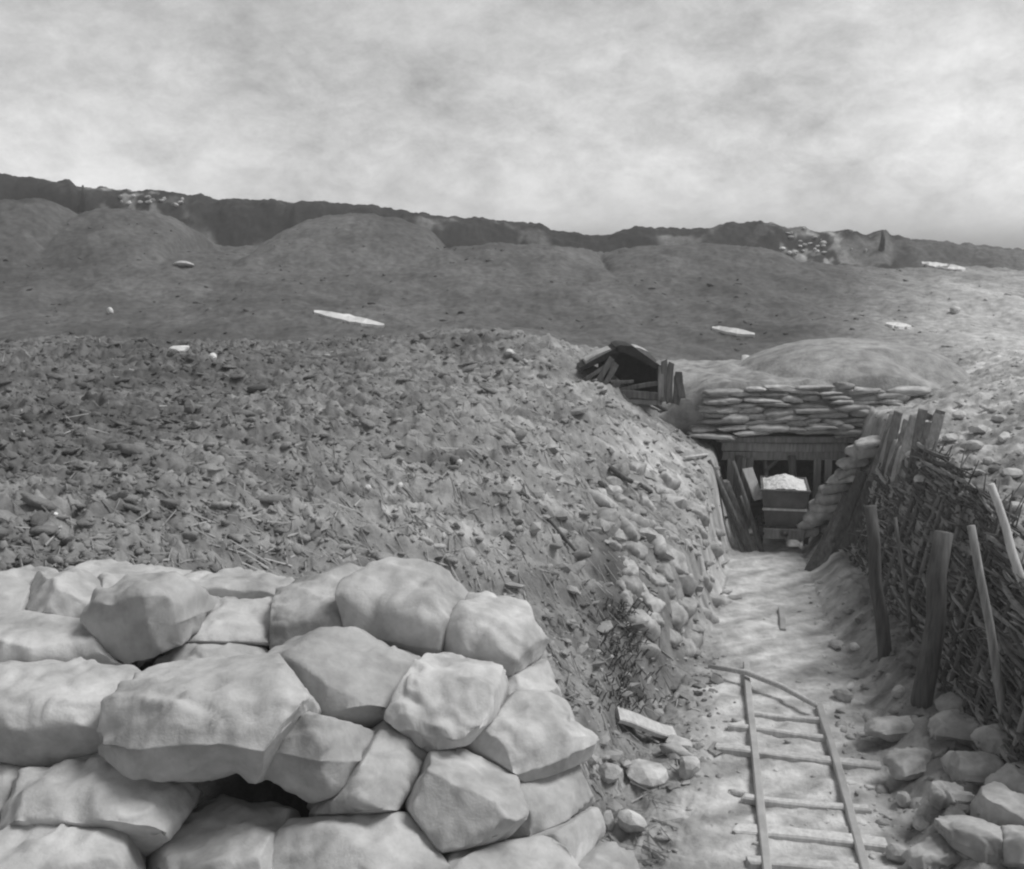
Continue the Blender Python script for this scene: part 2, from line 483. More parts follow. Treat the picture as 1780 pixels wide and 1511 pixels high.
# ------------------------------------------------------------------ sacks
def pillow(L, W, Hh, n=26, m=20, seed=0, full=0.36, wrinkle=0.012, facet=9, planes=(), sag=0.02):
    """a filled sack lying flat: L along x, W along y, Hh along z; centre at the origin. planes = [(normal, offset)] press it flat."""
    r = np.random.default_rng(seed)
    a = np.sin(np.linspace(-1, 1, n) * np.pi / 2) * 0.55 + np.linspace(-1, 1, n) * 0.45
    b = np.sin(np.linspace(-1, 1, m) * np.pi / 2) * 0.55 + np.linspace(-1, 1, m) * 0.45
    A, B = np.meshgrid(a, b, indexing='ij')
    th = np.clip((1 - np.abs(A) ** 3.2) * (1 - np.abs(B) ** 3.0), 0, 1) ** full
    if n >= 40: th = np.where((np.abs(A) > 0.972) | (np.abs(B) > 0.966), th * 0.10, th)     # sewn edge
    # plan outline: corners drawn in a little (stuffed sack), ends a bit narrower
    ear = r.uniform(-0.05, 0.13, 4)
    er = np.where(A > 0, np.where(B > 0, ear[0], ear[1]), np.where(B > 0, ear[2], ear[3])) * (A * B) ** 6
    px = A * (1 - 0.10 * B ** 4 + er); py = B * (1 - 0.14 * A ** 4 + er)
    s = seed * 3.7
    def nz(x, y, k): return vnoise(x + s, y - s, 300 + k)
    sheets = []
    for sg in (1, -1):
        z = sg * th
        x3 = px * L / 2; y3 = py * W / 2; z3 = z * Hh / 2
        sheets.append(np.stack([x3, y3, z3], -1))
    P = np.concatenate([sheets[0].reshape(-1, 3), sheets[1].reshape(-1, 3)])
    idx0 = np.arange(n * m).reshape(n, m); idx1 = idx0 + n * m
    f0 = np.stack([idx0[:-1, :-1].ravel(), idx0[1:, :-1].ravel(), idx0[1:, 1:].ravel(), idx0[:-1, 1:].ravel()], 1)
    f1 = np.stack([idx1[:-1, :-1].ravel(), idx1[:-1, 1:].ravel(), idx1[1:, 1:].ravel(), idx1[1:, :-1].ravel()], 1)
    Fc = np.concatenate([f0, f1])
    # weld the seam
    edge = np.zeros((n, m), bool); edge[0] = edge[-1] = True; edge[:, 0] = edge[:, -1] = True
    mp = np.arange(2 * n * m); mp[idx1[edge]] = idx0[edge]
    Fc = mp[Fc]
    # lumps
    k = 4.2
    x, y, z = P[:, 0], P[:, 1], P[:, 2]
    lump = 0.5 * nz(x * k + z * 2, y * k - z * 3, 1) + 0.35 * nz(x * k * 2 + z * 3, y * k * 2 + 5 - z * 4, 2)
    amp = 0.25 * Hh
    sg = np.sign(z + 1e-9) * np.minimum(1, np.abs(z) / (Hh * 0.2))
    P[:, 2] += amp * lump * sg
    P[:, 1] += amp * 0.5 * nz(x * k, z * k * 1.5 + 8, 3)
    P[:, 0] += amp * 0.5 * nz(y * k, z * k * 1.5 - 8, 4)
    # facets: earth settled inside the cloth
    for q in range(facet):
        nn = r.normal(size=3) * np.array([0.8, 1.0, 1.1]); nn /= np.linalg.norm(nn)
        if q == 0: nn = np.array([r.normal() * .12, r.normal() * .15, 1.0]); nn /= np.linalg.norm(nn)
        sup = (P @ nn).max() * r.uniform(0.64, 0.88)
        ex = np.maximum(0, P @ nn - sup)
        P -= np.outer(ex * 0.97, nn)
    # cloth: creases pulled in from the ends, folds and puckers elsewhere
    D = P / np.array([(L / 2) ** 2, (W / 2) ** 2, (Hh / 2) ** 2]); D /= np.linalg.norm(D, axis=1)[:, None] + 1e-9
    e = np.clip(np.abs(P[:, 0]) / (L / 2), 0, 1) ** 2.5
    x, y, z = P[:, 0], P[:, 1], P[:, 2]
    wx_ = 0.03 * nz(x * 9, y * 9 + z * 9, 8)
    c1 = -np.abs(nz(x * 3.0 + wx_ * 20, (y + 0.8 * z) * 10, 5)) + 0.22
    c2 = -np.abs(nz((x + 0.5 * z) * 6 + wx_ * 40, (y * 0.8 - x * 0.5 + z * 0.6) * 5, 6)) + 0.22
    c3 = nz(x * 26 + z * 9, y * 26 - z * 13, 7)
    P += D * (wrinkle * (0.9 * e * c1 + 0.62 * c2 * (0.35 + np.clip(nz(x * 3, y * 3 + z * 3, 9) + .3, 0, 1)) + 0.10 * c3))[:, None]
    # droop of the ends
    P[:, 2] -= sag * (P[:, 0] / (L / 2)) ** 2
    for (nn, d) in planes:
        ex = P @ nn - d
        soft = 0.010
        ex = np.where(ex > -soft, np.where(ex > soft, ex, (ex + soft) ** 2 / (4 * soft)), 0)
        P -= np.outer(ex * 0.96, nn)
    used = np.zeros(2 * n * m, bool); used[Fc.ravel()] = True
    re = np.cumsum(used) - 1
    return P[used], re[Fc]

def stack(bags, mat, n=30, m=22, group=None, floor=False):
    """bags: dict(c, L, W, H, R, seed, label). Neighbours press one another flat along their contact planes."""
    for b in bags:
        b['S'] = b['R'] @ np.diag([(b['L'] / 2) ** 2, (b['W'] / 2) ** 2, (b['H'] / 2) ** 2]) @ b['R'].T
    for i, b in enumerate(bags):
        pl = []
        for j, q in enumerate(bags):
            if i == j: continue
            d = q['c'] - b['c']
            if np.linalg.norm(d) > (b['L'] + q['L']) * 0.6: continue
            nn = (np.linalg.inv(b['S']) + np.linalg.inv(q['S'])) @ d
            nn = nn / np.linalg.norm(nn)
            hb = math.sqrt(nn @ b['S'] @ nn) * 1.12; hq = math.sqrt(nn @ q['S'] @ nn) * 1.12
            pr = d @ nn
            if hb + hq > pr > 0:
                off = hb - (hb + hq - pr) * (hb / (hb + hq))
                pl.append((b['R'].T @ nn, max(off, 0.25 * hb)))
        V, Fc = pillow(b['L'], b['W'], b['H'], n, m, b['seed'], b.get('full', 0.47), b.get('wrinkle', 0.042), b.get('facet', 7), pl, b.get('sag', 0.015))
        me = mesh_from('sandbag', V, Fc, True)
        o = link('sandbag', me, mat)
        Mx = Matrix([list(r) for r in b['R']]).to_4x4(); Mx.translation = Vector(b['c'])
        o.matrix_world = Mx
        tag(o, b['label'], 'sandbag', b.get('group', group))

def rotm(yaw, roll=0.0, pitch=0.0):
    m = Matrix.Rotation(math.radians(yaw), 3, 'Z') @ Matrix.Rotation(math.radians(pitch), 3, 'Y') @ Matrix.Rotation(math.radians(roll), 3, 'X')
    return np.array([list(r) for r in m])

def bag(px, py, Y, L, W, Hh, yaw, roll=0, pitch=0, label='', seed=None, **kw):
    c = np.array(at(px, py, Y))
    d = dict(c=c, L=L * 1.22, W=W * 1.40, H=Hh * 1.38, R=rotm(yaw, roll, pitch), label=label, seed=seed if seed is not None else int(px * 7 + py))
    d.update(kw)
    return d

# the big wall in the foreground: (px, py) is the middle of the sack
fg = [
    # back and top
    bag(22, 1060, 4.05, .50, .24, .20, 80, label='rounded sandbag in the back row against dark earth, beside a folded-over bag'),
    bag(118, 1056, 4.00, .42, .22, .19, 130, 12, label='sandbag folded over on itself in the back row of the wall'),
    bag(190, 1062, 4.10, .40, .20, .18, 60, -8, label='small sandbag wedged between the folded bag and the drooping bag'),
    bag(205, 1022, 4.45, .55, .26, .15, -4, label='long flat sandbag lying along the rear top edge of the wall'),
    bag(265, 1066, 3.85, .46, .25, .21, 78, 0, 10, label='drooping sandbag with a dark hollow under its lower end'),
    bag(400, 1046, 4.30, .50, .30, .17, -8, label='slack creased sandbag with a pointed corner sticking up behind'),
    bag(395, 1098, 4.00, .48, .30, .15, 4, 6, label='flattened sandbag lying under the slack creased one'),
    bag(566, 1086, 4.05, .52, .34, .27, 14, 0, -8, label='sandbag leaning up against the highest bag of the wall'),
    bag(725, 1080, 3.98, .52, .36, .30, -20, 0, 6, label='bulging sandbag forming the highest peak of the wall'),
    bag(846, 1124, 3.85, .44, .26, .24, -48, 0, 10, label='sandbag sloping down beside the peak bag, rounded shoulder outward'),
    bag(890, 1208, 3.74, .36, .22, .19, -62, 0, 18, label='small sandbag hanging down the outer edge of the wall'),
    # second course
    bag(70, 1138, 3.75, .54, .32, .22, 8, label='dirty sandbag partly buried under the folded bags, left of the dark hollow'),
    bag(375, 1160, 3.82, .38, .28, .15, -10, label='thin sandbag filling the gap above the longest sack'),
    bag(590, 1198, 3.55, .54, .36, .23, 4, -5, label='broad pale-topped sandbag under the two peak bags'),
    bag(784, 1228, 3.48, .46, .29, .24, 76, 0, 6, label='sandbag laid end-on with a shaded square end above the big end-on bag'),
    bag(898, 1288, 3.45, .40, .28, .20, 40, label='rounded sandbag projecting from the outer corner of the wall'),
    # third course
    bag(102, 1244, 3.42, .56, .36, .25, -6, label='mottled sandbag butted against the longest sack'),
    bag(395, 1244, 3.22, .62, .38, .24, -3, -4, label='longest sandbag of the wall, with a black gap beneath it'),
    bag(566, 1310, 3.20, .36, .20, .20, 66, 0, 26, label='narrow sandbag with its end hanging down to a point'),
    bag(648, 1352, 3.26, .42, .28, .23, 58, label='sandbag tucked between the pointed one and the big end-on bag'),
    bag(800, 1398, 3.22, .50, .31, .29, 84, 0, 4, label='big sandbag laid end-on, widening to a long bottom edge'),
    bag(902, 1395, 3.36, .40, .26, .22, 60, label='sandbag behind the big end-on bag at the outer corner'),
    # bottom course
    bag(-14, 1398, 3.22, .44, .28, .22, 70, label='rounded sandbag with a dark wedge of shadow at its shoulder'),
    bag(168, 1422, 3.12, .50, .36, .27, -10, label='sandbag with scattered spots beside the black gap'),
    bag(395, 1490, 3.06, .50, .34, .17, -14, label='low sandbag lying in front of the black gap'),
    bag(110, 1520, 2.92, .56, .36, .22, 10, label='sandbag of the lowest course below the spotted bag'),
    bag(620, 1494, 3.02, .56, .36, .22, 6, label='smooth sandbag of the lowest course under the pointed bag'),
    bag(830, 1545, 3.02, .52, .34, .24, 0, label='sandbag of the lowest course under the big end-on bag'),
    bag(925, 1480, 3.28, .44, .28, .22, 66, 0, 10, label='sandbag sloping down at the foot of the outer corner'),
    bag(985, 1560, 3.2, .44, .30, .22, 60, label='lowest sandbag at the foot of the outer corner'),
    bag(350, 1600, 2.9, .6, .40, .26, 0, label='buried sandbag at the base of the wall under the low bag'),
    bag(640, 1620, 2.95, .6, .40, .26, 0, label='buried sandbag at the base of the wall under the smooth bag'),
]
stack(fg, 'bag', 64, 46, 'sandbags of the near wall')

# ------------------------------------------------------------------ shared shapes
def lump_mesh(name, size, seed, sub=2, facets=9, rough=0.10):
    import bmesh
    r = np.random.default_rng(seed)
    bm = bmesh.new(); bmesh.ops.create_icosphere(bm, subdivisions=sub, radius=1.0)
    P = np.array([v.co[:] for v in bm.verts]); Fc = np.array([[v.index for v in f.verts] for f in bm.faces]); bm.free()
    P *= 1 + rough * vnoise(P[:, 0] * 1.7 + seed, P[:, 1] * 1.7 + P[:, 2] * 1.3, seed)[:, None]
    for q in range(facets):
        nn = r.normal(size=3); nn /= np.linalg.norm(nn)
        ex = np.maximum(0, P @ nn - r.uniform(0.62, 0.88)); P -= np.outer(ex, nn)
    P = P * np.asarray(size)
    return mesh_from(name, P, Fc, False)

def set_stone(px, py, wpx, hpx, label, mat='palerock', group=None, seed=0, name='stone', Y=None, sink=0.35):
    g = hit(px, py + hpx * 0.4, 4.6) if Y is None else at(px, py, Y)
    w = wpx * mpp(g.y) * 0.5; h = hpx * mpp(g.y) * 0.5
    o = link(name, lump_mesh(name, (w, w * random.uniform(0.7, 1.0), max(h, 0.5 * w * 0.6)), seed + int(px)), mat)
    o.location = (g.x, g.y, g.z + h * (1 - sink)); o.rotation_euler = (random.uniform(-.2, .2), random.uniform(-.2, .2), random.uniform(0, 6))
    tag(o, label, 'stone', group)
    return o

BAGS = [pillow(0.44, 0.26, 0.135, 20, 15, 900 + k, 0.27, 0.050, 6, (), 0.02) for k in range(7)]
BAGME = [mesh_from('sandbag', v, f, True) for v, f in BAGS]
def small_bag(c, yaw, roll=0, pitch=0, scale=(1, 1, 1), label='', group='', mat='oldbag'):
    me = random.choice(BAGME)
    o = link('sandbag', me, mat)
    o.matrix_world = Matrix.Translation(Vector(c)) @ Matrix.Rotation(yaw, 4, 'Z') @ Matrix.Rotation(pitch, 4, 'Y') @ Matrix.Rotation(roll, 4, 'X') @ Matrix.Diagonal((*scale, 1))
    tag(o, label, 'sandbag', group)
    return o

# ------------------------------------------------------------------ covered gallery: earth roof, portal, front of sandbags
PY = 14.35
def build_mound():
    nx, ny = 150, 110
    xs = np.linspace(1.2, 7.4, nx); ys = np.linspace(PY + 0.10, 18.6, ny)
    Xg, Yg = np.meshgrid(xs, ys)
    X = Xg.ravel(); Y = Yg.ravel()
    g = height(X, Y)
    top = 1.98 + 0.05 * fbm(X * 2.2, Y * 2.2, 4, 131)
    cx = lay(1480, 16.2); tz = at(1480, 590, 16.2).z
    q = np.clip(1 - ((X - cx) / 1.62) ** 2 - ((Y - 16.2) / 1.9) ** 2, 0, 1)
    top = np.maximum(top, 1.93 + (tz - 1.93) * q ** 0.65 + 0.016 * fbm(X * 3, Y * 3, 4, 133))
    e = np.minimum.reduce([sstep(1.2, 2.3, X), 1 - sstep(6.2, 7.4, X), 1 - sstep(17.4, 18.6, Y)])
    fr = np.maximum(sstep(PY + 0.1, PY + 1.1, Y), sstep(1.5, 2.7, X) * (1 - sstep(4.8, 6.6, X)))
    e = e * fr
    z = (g - 0.14) * (1 - e) + top * e
    bot = np.minimum(z - 0.02, 1.30)
    idx = np.arange(nx * ny).reshape(ny, nx); n = nx * ny
    q0 = np.stack([idx[:-1, :-1].ravel(), idx[:-1, 1:].ravel(), idx[1:, 1:].ravel(), idx[1:, :-1].ravel()], 1)
    q1 = q0[:, ::-1] + n
    b = np.concatenate([idx[0, :], idx[1:, -1], idx[-1, -2::-1], idx[-2:0:-1, 0]])
    b2 = np.roll(b, -1)
    sides = np.stack([b, b + n, b2 + n, b2], 1)
    me = mesh_from('earth_mound', np.concatenate([np.stack([X, Y, z], 1), np.stack([X, Y, bot], 1)]), np.concatenate([q0, q1, sides]), True)
    t = np.clip(0.33 + 0.08 * fbm(np.tile(X, 2) * 0.8, np.tile(Y, 2) * 0.8, 3, 134), 0.1, 0.5)
    a = me.color_attributes.new('tone', 'FLOAT_COLOR', 'POINT')
    a.data.foreach_set('color', np.stack([t, t, t, np.ones_like(t)], 1).astype(np.float32).ravel())
    o = link('earth_mound', me, 'soil'); o['kind'] = 'structure'
build_mound()

def zat(py, Y): return at(890, py, Y).z

portal = thing('tunnel_portal', 'low timber tunnel mouth framed by posts and a long lintel under sandbags', 'tunnel portal', (3.36, PY, 0))
pinv = Vector((3.36, PY, 0))
def pp(x, y, z): return Vector((x, y, z)) - pinv
zl_ = zat(762, PY)
b = MB(); b.plank(pp(2.72, PY, zl_), pp(4.75, PY + 0.02, zl_ - 0.03), 0.10, 0.09, side=(0, 1, 0)); b.build('lintel', 'greywood', portal)
for k, (z0, m_) in enumerate(((zl_ - 0.115, 'greywood'), (zl_ - 0.235, 'greywood'))):
    b = MB(); b.plank(pp(2.80, PY + 0.03 + 0.01 * k, z0), pp(4.45, PY + 0.05, z0 - 0.02), 0.03, 0.115, side=(0, 1, 0)); b.build('board', m_, portal)
for x0, x1 in ((2.97, 3.02), (3.80, 3.72)):
    b = MB(); b.tube([pp(x0, PY - 0.02, -0.1), pp((x0 + x1) / 2, PY, 0.5), pp(x1, PY + 0.01, zl_ - 0.24)], [0.06, 0.055, 0.05], 9, 0.05); b.build('post', 'darkwood', portal, True)
for px, w_, mt in ((1276, .10, 'greywood'), (1293, .11, 'midwood'), (1310, .09, 'greywood'), (1432, .10, 'greywood'), (1450, .10, 'midwood')):
    x_ = lay(px, PY); b = MB(); b.plank(pp(x_, PY + .02, -.05), pp(x_ + random.uniform(-.03, .03), PY + .03, zl_ - .27 - random.uniform(0, .06)), w_, .03, side=(1, 0, 0), warp=.01); b.build('lining_board', mt, portal)
# inner frame and sloping struts seen in the gloom
b = MB(); b.tube([pp(3.50, PY + 0.25, 0.0), pp(3.42, PY + 0.25, zl_ - 0.2)], 0.035, 8, 0.05); b.build('strut', 'midwood', portal, True)
b = MB(); b.tube([pp(3.42, PY + 0.24, 0.75), pp(3.70, PY + 0.20, zl_ - 0.2)], 0.03, 8, 0.05); b.build('strut', 'midwood', portal, True)
b = MB(); b.tube([pp(3.10, PY + 0.22, 0.62), pp(3.30, PY + 0.22, zl_ - 0.2)], 0.03, 8, 0.05); b.build('strut', 'midwood', portal, True)

# courses of flattened sacks above the lintel
ROWN = 'lowest second third fourth fifth sixth seventh eighth ninth tenth eleventh twelfth thirteenth fourteenth'.split()
row = 0; z = zl_ + 0.075
while z < zat(674, PY):
    f = (z - zl_) / 0.7
    x = 2.40 + 0.22 * f + random.uniform(-0.15, 0.10)
    xe = 5.40 - 0.15 * f
    while x < xe:
        w = random.uniform(0.26, 0.62)
        small_bag((x + w / 2, PY + 0.02 + 0.12 * f + random.uniform(-0.06, 0.04), z + random.uniform(-0.02, 0.02) + 0.03 * math.sin(x * 2.3 + row * .6)), random.uniform(-0.2, 0.2), random.uniform(-.18, .18), random.uniform(-.09, .09),
                  (w / 0.40, 1.0, random.uniform(0.45, 0.75)), 'flattened sandbag in the %s course above the tunnel lintel' % ROWN[row], 'sandbags above the tunnel')
        x += w * 0.92
    z += 0.064; row += 1
# loose sacks beside the portal, left end of the courses
for (px, py) in ((1262, 690), (1285, 712), (1258, 722), (1280, 742), (1250, 752), (1292, 768), (1262, 778), (1240, 730)):
    g = hit(px, py + 6, 12.0)
    small_bag(g + Vector((0, 0, 0.03)), random.uniform(-.5, .5), random.uniform(-.3, .3), random.uniform(-.3, .3), (0.62, 0.8, 0.8), 'small tumbled sandbag on the bank beside the tunnel courses', 'tumbled sandbags beside the tunnel')

# ------------------------------------------------------------------ tub wagon in the tunnel mouth
def build_wagon():
    Y0 = 13.30
    c = at(1362, 941, Y0); c.z = 0.0
    yaw = -math.atan(0.205)
    w = thing('mine_wagon', 'dark tub wagon heaped with pale spoil standing in the tunnel mouth', 'wagon', (c.x, c.y, 0.045), rotz=yaw)
    zt, zb = zat(852, Y0) - 0.045, 0.24
    # tub: flared box with wall thickness
    def ring(z, hw, y0, y1): return [(-hw, y0, z), (hw, y0, z), (hw, y1, z), (-hw, y1, z)]
    V = ring(zb, 0.225, 0.05, 0.80) + ring(zt, 0.295, 0.0, 0.86) + ring(zt, 0.270, 0.025, 0.835) + ring(zb + 0.03, 0.20, 0.075, 0.775)
    Fc = [(3, 2, 1, 0)] + [(i, (i + 1) % 4, 4 + (i + 1) % 4, 4 + i) for i in range(4)] + [(4 + i, 4 + (i + 1) % 4, 8 + (i + 1) % 4, 8 + i) for i in range(4)] + [(8 + i, 8 + (i + 1) % 4, 12 + (i + 1) % 4, 12 + i) for i in range(4)] + [(12, 13, 14, 15)]
    m = MB(); m.add(V, Fc); tub = m.build('tub', 'greyiron', w)
    for z, hw, t in ((zt - 0.012, 0.305, 0.03), ((zt + zb) / 2 - 0.01, 0.272, 0.028)):
        m = MB(); yy = -0.018 + (zt - z) * 0.12
        m.plank((-hw, yy, z), (hw, yy, z), 0.03, t, side=(0, 1, 0), warp=0.001, ragged=0.002); m.build('band', 'palewood' if z < zt - 0.05 else 'darkwood', tub)
    for sx in (-0.13, 0.13):
        m = MB(); m.plank((sx, -0.05, 0.19), (sx, 0.92, 0.19), 0.07, 0.09, side=(1, 0, 0), warp=0.002); m.build('frame_beam', 'darkwood', w)
    m = MB(); m.plank((-0.24, -0.07, 0.185), (0.24, -0.07, 0.185), 0.05, 0.13, side=(0, 1, 0), warp=0.002); m.build('buffer_beam', 'greywood', w)
    m = MB(); m.tube([(0, -0.09, 0.21), (0, -0.15, 0.205), (0, -0.16, 0.205)], [0.03, 0.03, 0.045], 10); m.build('coupling', 'iron', w, True)
    for yy in (0.16, 0.70):
        m = MB(); m.tube([(-0.29, yy, 0.12), (0.29, yy, 0.12)], 0.02, 8); m.build('axle', 'iron', w, True)
        for sx in (-1, 1):
            m = MB()
            m.tube([(sx * 0.262, yy, 0.12), (sx * 0.305, yy, 0.12)], 0.115, 18); m.tube([(sx * 0.250, yy, 0.12), (sx * 0.262, yy, 0.12)], 0.135, 18); m.tube([(sx * 0.305, yy, 0.12), (sx * 0.325, yy, 0.12)], 0.035, 10)
            finish(m.build('wheel', 'iron', w))
    # the load
    nx = 34; ny = 40
    xs = np.linspace(-0.262, 0.262, nx); ys = np.linspace(0.03, 0.83, ny)
    Xg, Yg = np.meshgrid(xs, ys); X = Xg.ravel(); Yv = Yg.ravel()
    hh = 0.125 * (1 - np.abs(X / 0.265) ** 1.4) * np.clip(1 - np.abs((Yv - 0.40) / 0.40) ** 2.2, 0, 1) ** 0.7 + 0.014 * fbm(X * 16, Yv * 16, 3, 140)
    idx = np.arange(nx * ny).reshape(ny, nx)
    q0 = np.stack([idx[:-1, :-1].ravel(), idx[:-1, 1:].ravel(), idx[1:, 1:].ravel(), idx[1:, :-1].ravel()], 1)
    me = mesh_from('spoil_heap', np.stack([X, Yv, zt - 0.02 + hh], 1), q0, False)
    o = link('spoil_heap', me, 'load'); o.location = (c.x, c.y, 0.045); o.rotation_euler = (0, 0, yaw)
    tag(o, 'pale heap of chalky spoil loaded in the dark wagon', 'spoil heap')
M['greyiron'] = grey_mat('worn_tub_sides', 0.09, 0.17, scale=6, bump=0.3, bscale=30, rough=0.7)
build_wagon()

# ------------------------------------------------------------------ leaning timber left of the wagon
sc_ = thing('plank_screen', 'dark leaning boards and stakes propped against the bank left of the wagon', 'plank screen', (2.9, 13.4, 0))
o_ = Vector((2.9, 13.4, 0))
for (tx, ty, bx, by, w, m_) in ((1232, 800, 1306, 962, .07, 'darkwood'), (1248, 830, 1296, 965, .09, 'darkwood'), (1262, 838, 1310, 955, .09, 'darkwood'), (1274, 802, 1326, 944, .06, 'darkwood'), (1288, 862, 1330, 940, .05, 'greywood')):
    bt = at(bx, by, 13.25); bt.z = -0.05; tp = at(tx, ty, 13.62)
    m = MB()
    if w < 0.08: m.tube([bt - o_, (bt + tp) / 2 - o_ + Vector((.01, 0, 0)), tp - o_], [w * .55, w * .5, w * .4], 8, 0.06); m.build('stake', m_, sc_, True)
    else: m.plank(bt - o_, tp - o_, w, 0.03, side=(1, 0.3, 0)); m.build('board', m_, sc_)
m = MB(); m.plank(at(1318, 868, 13.9), at(1300, 815, 14.05), 0.13, 0.03, side=(1, 0, 0)); o = m.build('board', 'palewood')
tag(o, 'short pale board standing between the leaning stakes and the tunnel post', 'board')

# ------------------------------------------------------------------ right side: ramp of sacks, leaning boards, posts, brushwood
for k in range(11):
    py = 925 - 15.5 * k
    xl = 1386 + 104 * (k / 10.0) ** 1.1
    n_ = 2 if k < 3 else 3
    for q in range(n_):
        Yb = 13.35 - 0.03 * k + 0.10 * q
        p = at(xl + 20 + q * 36 + random.uniform(-6, 6), py + random.uniform(-3, 3), Yb)
        small_bag(p, math.radians(random.uniform(-25, 5)), random.uniform(-.15, .15), math.radians(-14) + random.uniform(-.15, .15), (random.uniform(.8, 1.1), 1.2, random.uniform(.8, 1.3)), 'pale sandbag in the %s course of the sloping pier right of the wagon' % ('lowest second third fourth fifth sixth seventh eighth ninth tenth topmost'.split()[k]), 'sandbags of the sloping pier', 'bag')

sc2 = thing('leaning_boards', 'dark wide boards leaning against the sloping sandbag pier', 'boards', (3.6, 12.6, 0))
o2 = Vector((3.6, 12.6, 0))
for k in range(13):
    bt = at(1404 + 14 * k, 1004 + 2 * (k % 3) - max(0, k - 5) * 24, 12.42); bt.z = max(bt.z, -0.02)
    tp = at(1474 + 13 * k + random.uniform(-4, 4), 856 - 11 * k + random.uniform(-14, 8), 12.92 - 0.03 * k)
    m = MB(); m.plank(bt - o2, tp - o2, random.uniform(.09, .14), 0.028, side=(1, -0.25, 0), warp=0.014, ragged=.04); m.build('board', 'darkwood', sc2)
sc3 = thing('upper_boards', 'grey boards slanting up behind the leaning dark boards, beside a thin pole', 'boards', (4.5, 12.4, 1.2))
o3 = Vector((4.5, 12.4, 1.2))
for k in range(7):
    bt = hit(1518 + 15 * k, 838 + random.uniform(-10, 6), 9.0, 13.0); tp = at(1552 + 13 * k + random.uniform(-4, 4), 722 + random.uniform(-10, 18), bt.y + 0.25)
    m = MB(); m.plank(bt - o3, tp - o3, random.uniform(.08, .11), 0.026, side=(1, -0.2, 0), warp=0.012); m.build('board', 'darkwood' if k % 3 else 'greywood', sc3)

def pole(name, label, top, bot, r0, r1, mat, lean=0.10, cat='post', Yb=None, sink=0.12):
    b_ = hit(*bot, 7.0) if Yb is None else at(*bot, Yb)
    t_ = at(*top, b_.y + lean)
    d_ = (b_ - t_).normalized()
    pts = [b_ + d_ * sink] + [b_.lerp(t_, q) + Vector((random.uniform(-1, 1), random.uniform(-1, 1), 0)) * r0 * 0.25 for q in (0.02, .25, .5, .75)] + [t_]
    n_ = len(pts)
    m = MB(); m.tube(pts, [r0 + (r1 - r0) * i / (n_ - 1) for i in range(n_)], 10, 0.06)
    o = finish(m.build(name, mat, None, True)); rebase(o, b_)
    return tag(o, label, cat)
pole('trench_post', 'thick dark post standing in front of the brushwood wall, nearer the leaning boards', (1512, 880), (1536, 1142), .062, .052, 'darkwood')
pole('trench_post', 'broad dark post leaning back in front of the brushwood wall, above the sandbag heap', (1640, 925), (1604, 1226), .085, .07, 'darkwood')
pole('pole', 'slim pale pole leaning with its foot in the sandbag heap', (1688, 914), (1748, 1264), .035, .027, 'greywood')
pole('pole', 'slim pale pole slanting across the top of the bank', (1722, 842), (1772, 992), .033, .026, 'palewood', Yb=7.5, sink=0.3)
pole('pole', 'thin dark pole upright among pale stones beside the slanting boards', (1622, 735), (1630, 856), .032, .026, 'darkwood', Yb=12.1, sink=0.3)
pole('pole', 'thin grey stake between the two thick dark posts', (1556, 900), (1572, 1010), .02, .016, 'greywood', Yb=9.6, sink=0.5)
pole('pole', 'short forked-looking stick propped beside the slim pale pole', (1700, 1120), (1676, 1210), .018, .012, 'greywood', Yb=8.15, sink=0.1)

